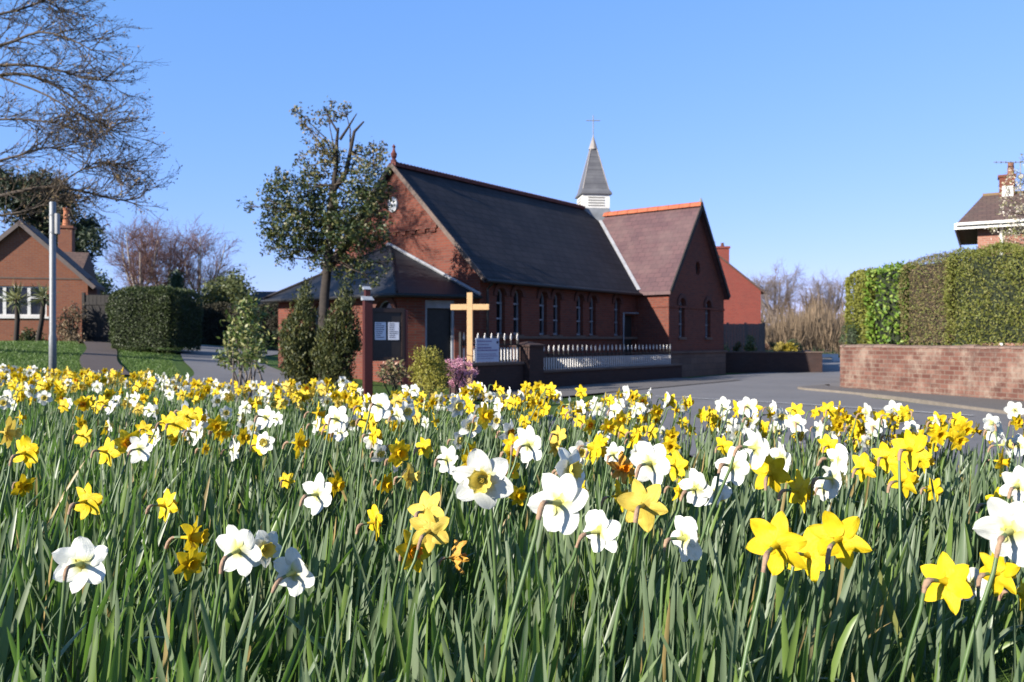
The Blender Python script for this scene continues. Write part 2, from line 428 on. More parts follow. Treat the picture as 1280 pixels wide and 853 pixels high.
w.panel([(TX0, -.2), (TX1, -.2), (TX1, 3.36), (TXC, 6.5), (TX0, 3.36)], TH+[rv], .3, lambda u, v, t: (u, TY+t, v))
w.box(TX0, TX0+.3, TY+.3, -.002, -.2, 3.36); w.box(TX1-.3, TX1, TY+.3, -.002, -.2, 3.36)
# string courses and corbels
w.box(TX0-.03, TX0, TY-.03, -.02, 2.58, 2.66); w.box(TX0-.03, TX1+.03, TY-.03, TY, 2.58, 2.66)
for yy in np.arange(1.72, 5.1, .42): w.box(-.05, 0, yy, yy+.2, 4.62-.0, 4.74)
w.box(-.06, 0, 1.66, 5.34, 4.74, 4.84)
w.build('wall', BRICK, chapel)
p = MB()
p.box(-.06, 0, 0, 7, -.2, .85); p.box(-.06, 7.98, -.06, 0, -.2, .85); p.box(-.03, 8.9, -.1, -.06, 1.42, 1.5)
p.box(TX0-.06, TX0, TY, -.06, -.2, .9); p.box(TX0-.06, TX1+.06, TY-.06, TY, -.2, .9); p.box(TX0-.1, TX1+.1, TY-.12, TY-.06, .9, .98)
p.build('plinth', PLINTH, chapel)

def arched_window(parent, cx, z0, wd, zt, mapf, frame_mat, bars, name='window', side=None, rec=.14):
    """frame, pane and brick hood of one arched window; mapf(u, v, depth)"""
    f = MB(); r = wd/2; zs = zt-r
    edge = [(cx-r, z0)]+[(cx-r*math.cos(t), zs+r*math.sin(t)) for t in np.linspace(0, math.pi, 9)]+[(cx+r, z0)]
    inn = [(cx-r+.035, z0+.04)]+[(cx-(r-.035)*math.cos(t), zs+(r-.035)*math.sin(t)) for t in np.linspace(0, math.pi, 9)]+[(cx+r-.035, z0+.04)]
    f.panel(edge, [inn], .05, lambda u, v, t: mapf(u, v, rec+t))
    for z in bars: f.panel([(cx-r, z-.025), (cx+r, z-.025), (cx+r, z+.025), (cx-r, z+.025)], [], .03, lambda u, v, t: mapf(u, v, rec-.02+t))
    if side: f.panel([(cx+r-.075, side[0]), (cx+r-.02, side[0]), (cx+r-.02, side[1]), (cx+r-.075, side[1])], [], .03, lambda u, v, t: mapf(u, v, rec-.024+t))
    fo = f.build(name, frame_mat, parent)
    g = MB(); g.panel(edge, [], .015, lambda u, v, t: mapf(u, v, rec+.07+t)); g.build('pane', GLASS, fo)
    h = MB(); k = 7
    o2 = [(cx-(r+.16)*math.cos(t), zs+(r+.16)*math.sin(t)) for t in np.linspace(-.12, math.pi+.12, 13)]
    i2 = [(cx-(r+.01)*math.cos(t), zs+(r+.01)*math.sin(t)) for t in np.linspace(-.12, math.pi+.12, 13)]
    h.panel(o2+i2[::-1], [], .05, lambda u, v, t: mapf(u, v, t-.05)); h.build('brick_arch', BRICKD, fo)
    s = MB(); s.panel([(cx-r-.06, z0-.1), (cx+r+.06, z0-.1), (cx+r+.06, z0-.003), (cx-r-.06, z0-.003)], [], .16, lambda u, v, t: mapf(u, v, t-.06)); s.build('sill', PLINTH, fo)
    return fo
for k, x in enumerate(NX):
    arched_window(chapel, x, WZ0, WW, WZ1, lambda u, v, d: (u, d, v), GREYW, (1.58, 2.02, 2.48), side=(2.02, 2.48) if k in (0, 2, 4) else None)
for cx in (TX0+1.05, TX0+3.3):
    arched_window(chapel, cx, 1.5, .46, 2.95, lambda u, v, d: (u, TY+d, v), GREYW, (1.98, 2.45))
g = MB(); g.panel(rv, [], .04, lambda u, v, t: (u, TY+.12+t, v)); g.build('round_vent', BLACK, chapel)
d = MB(); d.box(8.0, 8.9, .16, .2, .12, 2.3); dd = d.build('door', WOODD, chapel)
d = MB(); d.lathe([(.025, 0), (.03, .02), (.02, .05)], (8.12, .13, 1.1), 8); d.build('handle', STEEL, dd)
# nave roof
SL = (6.85-3.4)/3.5
rf = MB()
for sgn in (0, 1):
    f = (lambda y: y) if sgn == 0 else (lambda y: 7-y)
    z = lambda y: 3.4+SL*y
    rf.prism([(-.16, f(-.28), z(-.28)), (-.16, f(3.5), z(3.5)), (-.16, f(3.5), z(3.5)-.12), (-.16, f(-.28), z(-.28)-.12)], (14.6, 0, 0))
roof = rf.build('roof', SLATE, chapel)
c = MB()
for x in np.arange(-.1, 10.6, .45):
    c.box(x, x+.43, 3.36, 3.64, 6.80, 6.92)
    for t_ in (.03, .18, .33): c.box(x+t_, x+t_+.07, 3.47, 3.53, 6.92, 6.97)
c.build('ridge_tiles', RIDGED, roof)
c = MB(); c.lathe([(.11, 0), (.09, .12), (.05, .16), (.09, .24), (.1, .32), (.05, .40), (.03, .5), (.06, .54), (.01, .62)], (-.03, 3.5, 6.88), 10)
c.build('finial', RIDGED, roof)
c = MB()
for f in ((lambda y: y), (lambda y: 7-y)):
    c.obox((-.17, f(-.3), 3.4-SL*.3+.0), (-.17, f(3.48), 3.4+SL*3.48+.0), .05, .13)
c.build('verge', m_plain('verge mortar', (.17, .12, .10), (.09, .07, .06), .9, 8), roof)
# transept roof
TS = (6.58-3.4)/2.4
rf = MB()
for sgn in (1, -1):
    f = lambda x: TXC+sgn*x
    z = lambda x: 6.58-TS*x
    rf.prism([(f(0), TY-.16, z(0)), (f(2.58), TY-.16, z(2.58)), (f(2.58), TY-.16, z(2.58)-.13), (f(0), TY-.16, z(0)-.13)], (0, 4.7, 0))
tr = rf.build('roof', SLATEP, chapel)
c = MB()
for y in np.arange(TY-.18, 3.2, .46):
    c.prism([(TXC-.16, y, 6.52), (TXC-.1, y, 6.66), (TXC, y, 6.71), (TXC+.1, y, 6.66), (TXC+.16, y, 6.52)], (0, .445, 0))
c.build('ridge_tiles', RIDGE, tr)
c = MB(); c.lathe([(.09, 0), (.06, .07), (.05, .1), (.02, .17)], (TXC, TY-.12, 6.68), 8); c.build('finial', LEAD, tr)
c = MB(); c.obox((8.8, -.22, 3.235), (TXC, 3.22, 6.64), .13, .04, (-.55, -.5, .7)); c.build('valley', m_plain('pale lead valley', (.42, .42, .43), (.3, .3, .31), .5, 5), tr)
c = MB()
for sgn in (1, -1): c.obox((TXC+sgn*2.56, TY-.185, 6.58-TS*2.56-.06), (TXC, TY-.185, 6.53), .05, .16)
c.build('bargeboard', WOODD, tr)
# gutters and downpipes
c = MB(); c.tube([(-.1, -.33, 3.06), (8.75, -.33, 3.06)], .055, 8); c.tube([(.22, -.33, 3.05), (.22, -.1, 2.85), (.22, -.1, .1)], .04, 8)
c.build('gutter', BLACK, chapel)
c = MB(); c.tube([(7.86, -.12, .1), (7.86, -.12, 2.36), (8.9, -.12, 2.38)], .035, 8); c.build('downpipe', GREYW, chapel)
c = MB(); c.prism([(-.05, 3.55+.2*math.cos(t), 5.62+.24*math.sin(t)) for t in np.linspace(0, 2*math.pi, 21)[:-1]], (.05, 0, 0)); c.build('round_plaque', WHITE, chapel)
# bell turret, set diagonally on the crossing
tx, ty = TXC+.14, 3.5
q = MB(); hw = .575*math.sqrt(2)
sp = empty('spire', (0, 0, 0)); sp.parent = chapel
q.lathe([(hw*1.22, 6.0), (hw*1.14, 6.62), (hw*.97, 6.9)], (tx, ty, 0), 4, 0); q.build('skirt', LEAD, sp)
q = MB(); q.lathe([(hw, 6.88), (hw, 7.5)], (tx, ty, 0), 4, 0); tb = q.build('turret', WHITE, sp)
q = MB()
for k in range(4):
    a = R(45+90*k); nx_, ny_ = math.cos(a), math.sin(a); t_ = (-ny_, nx_)
    for z in (6.98, 7.09, 7.20, 7.31):
        c0 = Vector((tx+nx_*.58, ty+ny_*.58, z)); e = Vector((t_[0], t_[1], 0))*.34
        q.obox(c0-e, c0+e, .03, .06, (nx_*.6, ny_*.6, .8))
q.build('louvre', m_plain('louvre grey paint', (.42, .42, .40), (.32, .32, .31), .6, 5), tb)  # slats in a greyer paint than the white turret
q = MB(); q.lathe([(.66*1.414, 7.45), (.66*1.414, 7.50), (.56*1.414, 7.68), (.13*1.414, 9.45)], (tx, ty, 0), 4, 0)
q.build('spire_roof', m_course('spire slate', (.125, .125, .135), (.09, .09, .10), (.06, .06, .065), .2, .14, 1, 1, 1, .008, .5, (.2, .2, .2), .4, 2, .5), sp)
q = MB()
for k in range(4):
    a = R(90*k); q.tube([(tx+.8*math.cos(a), ty+.8*math.sin(a), 7.6), (tx+.18*math.cos(a), ty+.18*math.sin(a), 9.46)], .022, 5)
q.lathe([(.14*1.45, 9.43), (.03, 9.98), (.02, 10.05)], (tx, ty, 0), 8); q.build('lead_cap', m_plain('weathered lead', (.32, .29, .27), (.22, .2, .19), .6, 5), sp)
q = MB(); q.tube([(tx, ty, 10.0), (tx, ty, 10.88)], .022, 6)
e = Vector((.707*.617+.0, 0, 0)); u = Vector((math.cos(-math.atan2(D1[1], D1[0])), math.sin(-math.atan2(D1[1], D1[0])), 0))*.3
q.tube([Vector((tx, ty, 10.66))-u, Vector((tx, ty, 10.66))+u], .02, 6); q.build('cross', LEAD, sp)
# porch, half pyramid roof against the west gable
PA = [(0, .3), (-2, 1.2), (-2, 6.7), (0, 6.7)]
porch = empty('porch', (0, 0, 0)); porch.parent = chapel
def edge_map(a, b):
    a = np.array(a, float); b = np.array(b, float); L = np.linalg.norm(b-a); e = (b-a)/L; nrm = np.array([e[1], -e[0]])
    if np.dot(nrm, np.array([-1., 3.7])-a) < 0: nrm = -nrm
    return L, (lambda u, v, t: (a[0]+e[0]*u+nrm[0]*t, a[1]+e[1]*u+nrm[1]*t, v))
w = MB()
L0, M0 = edge_map(PA[0], PA[1]); L1, M1 = edge_map(PA[1], PA[2]); L2, M2 = edge_map(PA[2], PA[3])
DU0, DU1 = .55, 1.45
w.panel([(.0, -.2), (L0, -.2), (L0, 2.7), (0, 2.7)], [[(DU0, .05), (DU1, .05), (DU1, 2.5), (DU0, 2.5)]], .25, M0)
w.panel([(0, -.2), (L1, -.2), (L1, 2.7), (0, 2.7)], [arch(.62, .95, .72, 2.5), arch(3.4, .95, .72, 2.5)], .25, M1)
w.panel([(.25, -.2), (L2, -.2), (L2, 2.7), (.25, 2.7)], [], .25, M2)
w.build('porch_wall', BRICK, porch)
for u in (.62, 3.4): arched_window(porch, u, .95, .72, 2.5, M1, GREYW, (1.5, 2.1), rec=.1)
f = MB()
f.panel([(DU0, .05), (DU1, .05), (DU1, 2.5), (DU0, 2.5)], [[(DU0+.07, .05), (DU1-.07, .05), (DU1-.07, 2.28), (DU0+.07, 2.28)]], .08, lambda u, v, t: M0(u, v, t+.04))
df = f.build('door', GREYW, porch)
f = MB(); f.panel([(DU0+.07, .05), (DU1-.07, .05), (DU1-.07, 2.28), (DU0+.07, 2.28)], [], .04, lambda u, v, t: M0(u, v, t+.16)); f.build('door_leaf', BLACK, df)
rf = MB(); E = [(0, -.02, 2.66), (-2.34, .98, 2.66), (-2.34, 6.98, 2.66), (0, 6.98, 2.66)]; AP = (-.01, 3.7, 4.36)
rf.add(E+[AP]+[(e_[0], e_[1], e_[2]-.1) for e_ in E], [(0, 1, 4), (1, 2, 4), (2, 3, 4), (0, 5, 6, 1), (1, 6, 7, 2), (2, 7, 8, 3), (5, 8, 7, 6), (0, 4, 3, 8, 5)])
pr = rf.build('porch_roof', SLATEX, porch)
f = MB(); f.tube([(-.06, -.05, 2.69), (-.06, 3.7, 4.40), (-.06, 7.0, 2.69)], .055, 6)
f.build('flashing', m_plain('lead flashing', (.32, .33, .36), (.22, .23, .25), .5, 7), pr)
f = MB(); f.tube([(-2.36, .96, 2.69), AP], .04, 6); f.tube([(-2.36, 7.0, 2.69), AP], .04, 6); f.build('hip_tiles', SLATE, pr)
f = MB(); f.tube([(0, -.06, 2.6), (-2.4, .95, 2.6), (-2.4, 7.02, 2.6)], .05, 6); f.build('gutter', BLACK, pr)

# ---------------------------------------------------------------- boundary of the chapel yard (same axes as the chapel)
CR = chapel.rotation_euler.z
def loc_of(X, Y, z=0):
    p = np.array(A0[:2])+D1*X+N1*Y; return (p[0], p[1], z)
DARKB = m_course('very dark brick', (.065, .035, .029), (.04, .023, .02), (.035, .028, .026), .23, .078, amt=.5)  # much darker brick than the chapel walls
def low_wall(X0, X1, h, label):
    e = empty('boundary_wall', loc_of(X0, -1.77), CR, label, 'wall')
    q = MB(); q.box(0, X1-X0, -.13, .13, -.2, h-.08); q.build('wall_body', DARKB, e)
    q = MB(); q.box(-.02, X1-X0+.02, -.17, .17, h-.08, h); q.build('coping', PLINTH, e, bevel=.02)
low_wall(-3.1, -.45, .80, 'low dark brick wall carrying the short railing behind the wooden cross')
low_wall(.3, 8.9, .54, 'low dark brick wall under the long railing of the chapel')
e = empty('gate_pier', loc_of(-.07, -1.77), CR, 'square dark brick gate pier between the two railings', 'pier')
q = MB(); q.box(-.33, .33, -.3, .3, -.2, 1.2); q.build('shaft', DARKB, e)
q = MB(); q.add([(-.37, -.34, 1.2), (.37, -.34, 1.2), (.37, .34, 1.2), (-.37, .34, 1.2), (-.37, -.34, 1.25), (.37, -.34, 1.25), (.37, .34, 1.25), (-.37, .34, 1.25), (0, 0, 1.34)],
      [(0, 3, 2, 1), (0, 1, 5, 4), (1, 2, 6, 5), (2, 3, 7, 6), (3, 0, 4, 7), (4, 5, 8), (5, 6, 8), (6, 7, 8), (7, 4, 8)]); q.build('cap', DARKB, e)
PICK = m_plain('white picket paint', (.66, .64, .62), (.5, .48, .46), .5, 5, .05)
def railing(X0, n, step, z0, z1, label):
    e = empty('railing', loc_of(X0, -1.77, z0), CR, label, 'railing'); h = z1-z0; L = (n-1)*step
    q = MB(); q.box(-.05, L+.05, -.02, .02, .04, .08); q.box(-.05, L+.05, -.025, .025, h*.60, h*.60+.05); q.build('rail', BLACK, e)
    q = MB(); q.box(-.1, -.05, -.03, .03, 0, h+.05); q.box(L+.05, L+.1, -.03, .03, 0, h+.05); q.build('end_post', BLACK, e)
    q = MB(); wv = .019
    q.box(-wv, wv, -.05, -.027, .0, h*.52); short = mesh_from('picket', q.V, q.F, [PICK, BLACK], q.M)
    q.mi = 1; q.box(-.012, .012, -.05, -.03, h*.52, h*.80)
    q.mi = 0; q.prism([(-.012, -.05, h*.80), (.012, -.05, h*.80), (.032, -.05, h*.88), (0, -.05, h+.03), (-.032, -.05, h*.88)], (0, .02, 0))
    me = mesh_from('picket', q.V, q.F, [PICK, BLACK], q.M)
    for k in range(n): put('picket', short if k % 2 else me, e, (k*step, 0, 0))
    return e
railing(.62, 63, .122, .54, 1.2, 'long black railing with white pickets in front of the chapel windows')
railing(-2.75, 17, .135, .80, 1.52, 'short white tipped railing behind the wooden cross and banner')

fp = [loc_of(X, -3.05)[:2] for X in (-4, -1, 3, 6, 8.6)]
ribbon('pavement', fp, 2.5, .05, PAVE, 5)
# ---------------------------------------------------------------- small things before the chapel
def gz(x, y): return float(ground(x, y))
def base_at(px, Y, dx=0): x = (px-640)/F*Y+dx; return (x, Y, gz(x, Y))

b0 = base_at(587.5, 20); e = empty('wooden_cross', b0, R(-6), 'tall plain pale timber cross standing beside the pink heather', 'cross')
q = MB(); ht = 2.52-b0[2]; q.box(-.068, .068, -.05, .05, -.1, ht); q.build('upright', WOODT, e, bevel=.008)
q = MB(); q.box(-.47, -.07, -.045, .045, ht-.42, ht-.28); q.box(.07, .47, -.045, .045, ht-.42, ht-.28); q.build('crossbar', WOODT, e, bevel=.008)
q = MB()
for z in (1.02, .78): q.tube([(-.075, -.058, z), (.0, -.06, z-.02), (.075, -.058, z-.04), (.078, .06, z-.03), (-.078, .06, z), (-.075, -.058, z)], .008, 5)
q.build('binding_wire', BLACK, e)

# banner on the railing
bx = loc_of(-2.42, -1.9, .80); e = empty('banner', bx, CR, 'pale blue white printed banner tied to the short railing', 'banner')
BAN = m_plain('banner cloth', (.56, .60, .72), (.5, .54, .66), .6, 3, .05)
q = MB(); q.box(0, .92, -.02, 0, .02, .62); q.mi = 1
for z, x0, x1, h in ((.53, .06, .62, .028), (.45, .06, .5, .02), (.36, .06, .60, .035), (.30, .05, .86, .03), (.21, .06, .78, .016), (.16, .06, .84, .016), (.10, .06, .7, .014)):
    x = x0
    while x < x1:
        d = .018+.05*random.random(); q.box(x, min(x+d, x1), -.024, -.0205, z, z+h); x += d+.014
q.build('cloth', [BAN, m_plain('purple print', (.16, .10, .24), (.2, .12, .28), .6)], e)
q = MB(); q.lathe([(.04, 0), (.04, .004)], (0, 0, 0), 12); em = q.build('emblem', m_plain('dark emblem print', (.05, .03, .08)), e); em.location = (.85, -.024, .52); em.rotation_euler = (R(90), 0, 0)

# notice board
nb = base_at(480, 15); e = empty('notice_board', nb, R(28), 'dark glazed notice board with two white sheets on red brown posts', 'notice board')
H = 2.28-nb[2]
q = MB(); q.box(-.40, -.24, -.10, .02, -.1, H-.2); q.build('post', WOODR, e, bevel=.01)
q = MB(); q.box(-.34, -.24, .03, .12, -.1, H); q.build('post', WOODR, e, bevel=.01)
q = MB(); q.box(.34, .44, -.06, .06, -.1, H-.36); q.build('post', WOODR, e, bevel=.01)
q = MB(); q.prism([(-.42, -.12, H-.2), (-.42, .04, H-.2), (-.42, .04, H-.12)], (.2, 0, 0)); q.prism([(-.36, .02, H), (-.36, .14, H), (-.36, .14, H+.06)], (.14, 0, 0)); q.build('post_cap', GREYW, e)
q = MB(); q.box(-.24, .34, -.04, .04, .95, 1.86); q.build('case', m_plain('black stained board', (.02, .016, .015), (.03, .025, .022), .4, 12), e)
q = MB(); q.box(-.27, .37, -.065, -.041, 1.80, 1.88); q.box(-.27, .37, -.065, -.041, .92, .99); q.box(-.27, -.22, -.065, -.041, .99, 1.80); q.box(.32, .37, -.065, -.041, .99, 1.80); q.build('case_frame', m_plain('dark stained frame', (.035, .022, .018), None, .45, 12), e)
PAPER = m_plain('white paper', (.72, .74, .80), (.66, .68, .74), .7, 3, 0)
INK = m_plain('printing ink', (.08, .08, .11))
for x0 in (-.19, .06):
    q = MB(); q.box(x0, x0+.21, -.052, -.042, 1.30, 1.62); q.mi = 1
    for z in np.arange(1.34, 1.6, .035): q.box(x0+.02, x0+.1+.09*random.random(), -.0545, -.0522, z, z+.012)
    q.build('sheet', [PAPER, INK], e)

# bent grey lamp-less post on the left
lp = base_at(66, 12); e = empty('metal_post', lp, 0, 'tall bare grey metal post in front of the bungalow', 'post')
T = 3.36-lp[2]
q = MB(); q.lathe([(.052, -.1), (.052, .9), (.044, .95), (.044, T), (.038, T+.01)], n=16); q.build('pole', STEEL, e, smooth=True)
q = MB(); q.lathe([(.048, T-.2), (.048, T-.17)], n=14); q.lathe([(.048, T-.45), (.048, T-.42)], n=14); q.build('band', STEEL, e)
q = MB(); q.box(.046, .09, -.04, .04, T-.46, T-.16); q.build('junction_box', m_plain('pale box paint', (.36, .36, .36), (.3, .3, .3), .5, 5), e, bevel=.01)

# ---------------------------------------------------------------- sandstone wall and hedges on the right
e = empty('stone_wall', (0, 0, 0), 0, 'weathered red sandstone garden wall beneath the tall clipped hedges', 'wall')
Pw = [wallpt(0), wallpt(22), wallpt(22, .38), wallpt(0, .38)]
q = MB(); q.prism([(p[0], p[1], -.1) for p in Pw], (0, 0, 1.28))
q.prism([(*wallpt(-.002, .005), -.1), (*wallpt(-.002, .37), -.1), (13.2, 31.0, -.1), (12.8, 31.2, -.1)], (0, 0, 1.27)); q.build('wall_body', STONE, e)
q = MB(); s_ = 0.0
while s_ < 21.8:
    Lc = .26+.12*random.random(); a_ = wallpt(s_+.006, .19); b_ = wallpt(s_+Lc-.006, .19); hh = .06+.03*random.random()
    dv = np.array([.939, .343])
    prof = [(-.21, 0), (-.2, hh*.6), (-.1, hh), (.1, hh), (.2, hh*.6), (.21, 0)]
    q.prism([(a_[0]+dv[0]*u, a_[1]+dv[1]*u, 1.18+v) for u, v in prof], (b_[0]-a_[0], b_[1]-a_[1], .01*random.uniform(-1, 1))); s_ += Lc
q.build('coping', COPING, e)

def hedge(name, label, P, w, L, depth, z0, z1, mat, nl, size, rough=.08, rnd=.35, cat='hedge', ztilt=0.0, core=(.02, .028, .012), up=.3, seed=1, gaps=0):
    """clipped hedge: a dark twiggy core with leaves all over its uneven skin; P start (x, y), w unit run, depth to the side away from the viewer"""
    r = np.random.default_rng(seed)
    w = np.array([w[0], w[1], 0.]); dn = np.array([-w[1], w[0], 0.])
    if dn[1] < 0: dn = -dn
    h = z1-z0
    def wob(p): return rough*(np.sin(p[:, 0]*2.3+seed)*np.sin(p[:, 2]*2.7+1)+.6*np.sin(p[:, 0]*5.1+p[:, 1]*3)*np.sin(p[:, 2]*6.2+seed))
    def skin(n):
        ar = np.array([L*h, L*depth, depth*h, depth*h, L*h*.5]); ar = ar/ar.sum(); f = r.choice(5, n, p=ar)
        u = r.random(n); v = r.random(n)
        p = np.zeros((n, 3)); nn = np.zeros((n, 3))
        for k, (pf, nf) in enumerate([(lambda u, v: (u*L, 0*u, v*h), (0, -1, 0)), (lambda u, v: (u*L, v*depth, 0*u+h), (0, 0, 1)), (lambda u, v: (0*u, u*depth, v*h), (-1, 0, 0)), (lambda u, v: (0*u+L, u*depth, v*h), (1, 0, 0)), (lambda u, v: (u*L, 0*u+depth, v*h), (0, 1, 0))]):
            i = f == k; p[i] = np.stack(pf(u[i], v[i]), -1); nn[i] = nf
        return p, nn
    def rounded(p):
        c = np.stack([np.clip(p[:, 0], rnd, max(rnd, L-rnd)), np.clip(p[:, 1], rnd, max(rnd, depth-rnd)), np.clip(p[:, 2], -9, h-rnd)], -1)
        d = p-c; ln = np.linalg.norm(d, axis=1, keepdims=True); k = ln > rnd
        return np.where(k, c+d/np.maximum(ln, 1e-6)*rnd, p), unit(d+1e-6)
    p, nn = skin(nl); p, _ = rounded(p); p = p+nn*(wob(p)[:, None]+r.normal(0, .035, (nl, 1))-.02)
    p[:, 2] += ztilt*p[:, 0]*(p[:, 2]/h)
    to = lambda q: np.array([P[0], P[1], z0])+q[:, :1]*w+q[:, 1:2]*dn+q[:, 2:]*np.array([0, 0, 1.])
    nw = nn[:, :1]*w+nn[:, 1:2]*dn+nn[:, 2:]*np.array([0, 0, 1.])
    if gaps:                                           # bare, twiggy places
        g_ = np.sin(p[:, 0]*1.9+2)*np.sin(p[:, 2]*2.4+p[:, 0])+.5*np.sin(p[:, 0]*4.7)*np.sin(p[:, 2]*5.3+1)+.35*(1-2*p[:, 2]/h)
        k_ = (g_ < gaps) | (r.random(nl) < .35); p = p[k_]; nw = nw[k_]
    V, Fc = leaves(to(p), size, size*.5, nw*.5+np.array([0, 0, up]), nw, 1.0, r)
    e = empty(name, (P[0], P[1], z0), 0, label, cat)
    o = put('foliage', mesh_from('foliage', V-np.array([P[0], P[1], z0]), Fc, mat), e)
    # core
    g = MB(); nx_, nz_, nd_ = max(3, int(L/.3)), max(3, int(h/.3)), max(3, int(depth/.3))
    def grid(fn, a, b):
        vs = []; fs = []
        for i in range(a+1):
            for j in range(b+1): vs.append(fn(i/a, j/b))
        vs, _ = rounded(np.array(vs, float)); m_ = .93
        c = np.array([L/2, depth/2, h/2]); vs = c+(vs-c)*np.array([1-.22/max(L, .6), 1-.35/max(depth, .9), 1-.25/h]); vs[:, 2] += ztilt*vs[:, 0]*(vs[:, 2]/h)
        vs[:, 2] = np.maximum(vs[:, 2], 0)
        for i in range(a):
            for j in range(b): k = i*(b+1)+j; fs.append((k, k+1, k+b+2, k+b+1))
        g.add(to(vs)-np.array([P[0], P[1], z0]), fs)
    grid(lambda u, v: (u*L, 0, v*h), nx_, nz_); grid(lambda u, v: (u*L, depth, v*h), nx_, nz_)
    grid(lambda u, v: (u*L, v*depth, h), nx_, nd_); grid(lambda u, v: (0, u*depth, v*h), nd_, nz_); grid(lambda u, v: (L, u*depth, v*h), nd_, nz_)
    g.build('twig_core', m_plain(name+' core', core, tuple(v*.6 for v in core), .9, 14, .5), e)
    return e
L_GOLD = m_leaf('golden conifer leaf', (.17, .165, .022), (.12, .14, .022), .6, .25)
L_DKGR = m_leaf('dark conifer leaf', (.03, .05, .018), (.045, .075, .028), .6, .15)
L_LAUR = m_leaf('laurel leaf', (.12, .20, .02), (.075, .14, .02), .5, .25, spec=.3, third=((.20, .26, .05), .25))
L_BEEC = m_leaf('thinning brown hedge leaf', (.13, .12, .035), (.14, .095, .05), .7, .2, third=((.11, .13, .025), .35))
L_LEYL = m_leaf('leylandii leaf', (.085, .105, .016), (.145, .155, .026), .6, .3, third=((.17, .165, .04), .25))
L_PRIV = m_leaf('privet leaf', (.028, .046, .011), (.05, .068, .016), .55, .2)
hz = 1.18
off = .28
hedge('conifer_hedge', 'yellow green clipped hedge end at the road corner of the sandstone wall', wallpt(-.22, off), WD, .95, 1.8, hz, 3.20, L_GOLD, 16000, .075, .05, .3, ztilt=.1, up=.8, seed=3)
hedge('laurel_hedge', 'bright green broad leaved laurel section between yellow and brown hedge', wallpt(.62, off-.04), WD, 1.15, 1.9, hz, 3.32, L_LAUR, 2600, .13, .06, .25, seed=4)
hedge('brown_hedge', 'thin brownish green hedge section next to the bright laurel', wallpt(1.70, off), WD, 1.55, 1.7, hz, 3.40, L_BEEC, 17000, .05, .07, .3, ztilt=.04, core=(.05, .038, .024), seed=5, gaps=.75)
hedge('leylandii_hedge', 'long taller green conifer hedge filling the right of the sandstone wall', wallpt(3.15, off-.06), WD, 9.0, 1.9, hz, 3.43, L_LEYL, 60000, .06, .12, .3, ztilt=.012, up=.7, seed=6, gaps=.62)
dk = hedge('dark_shrub', 'small dark shrub tucked under the hedge end on the wall corner', wallpt(-.1, .1), WD, .5, .4, hz-.02, 1.85, L_DKGR, 900, .05, .1, .2, 'shrub', seed=8)

# ---------------------------------------------------------------- trees and bushes
def grow(p, d, L, r, lvl, out, tips, R_, n=4, wob=.12, up=.0, ang=(.5, .9), kids=(4, 6), shrink=.55, tmin=.25):
    d = unit(np.asarray(d, float)); pts = [np.asarray(p, float)]
    for k in range(n):
        d = unit(d+R_.normal(0, wob, 3)+np.array([0, 0, up])); pts.append(pts[-1]+d*L/n)
    pts = np.array(pts); out.append((pts, np.linspace(r, r*.45, n+1)))
    if lvl == 0:
        tips.append(pts[-1]); tips.append(pts[-2]); return
    for q in range(R_.integers(kids[0], kids[1]+1)):
        t = R_.uniform(tmin, 1)*n; k = min(int(t), n-1); s = t-k
        b = pts[k]*(1-s)+pts[k+1]*s; ax = unit(pts[k+1]-pts[k]); perp = unit(np.cross(ax, R_.normal(size=3)))
        a = R_.uniform(*ang); dd = ax*math.cos(a)+perp*math.sin(a)
        grow(b, dd, L*shrink*R_.uniform(.7, 1.2), r*.6, lvl-1, out, tips, R_, n, wob, up, ang, kids, shrink, tmin)

def make_tree(name, base, label, trunk, tm, twigs=None, wm=None, lf=None, lm=None, cat='tree', sides=7, tname='trunk', cname='crown'):
    b = np.array(base); e = empty(name, base, 0, label, cat)
    V, Fc = tubes(trunk, sides); put(tname, mesh_from(tname, V-b, Fc, tm, smooth=True), e)
    if twigs:
        V, Fc = tubes(twigs, 3); put('branches' if lf is not None else cname, mesh_from('twigs', V-b, Fc, wm or tm, smooth=True), e)
    if lf is not None: put(cname, mesh_from(cname, lf[0]-b, lf[1], lm, lf[2] if len(lf) > 2 else None), e)
    return e

# evergreen tree in front of the porch
r = np.random.default_rng(21)
Y0 = 21.0; tb_ = base_at(402, Y0); HL = m_leaf('holly leaf', (.024, .042, .013), (.042, .062, .018), .45, .2, spec=.4, third=((.11, .105, .03), .22))
P_ = lambda px, py, dy=0: at(px, py, Y0+dy)
trunk = [(np.array([tb_, P_(404, 420), P_(406, 370), P_(411, 320), P_(414, 275), P_(416, 232)]), [.16, .14, .125, .11, .095, .08]),
         (np.array([P_(416, 240), P_(421, 205), P_(421, 178), P_(423, 160)]), [.07, .055, .045, .03]),
         (np.array([P_(416, 240), P_(433, 215), P_(438, 190), P_(443, 165), P_(455, 152)]), [.075, .065, .05, .04, .02]),
         (np.array([P_(425, 175), P_(435, 160), P_(446, 142)]), [.04, .03, .012]), (np.array([P_(422, 165), P_(410, 145), P_(406, 134)]), [.03, .02, .01])]
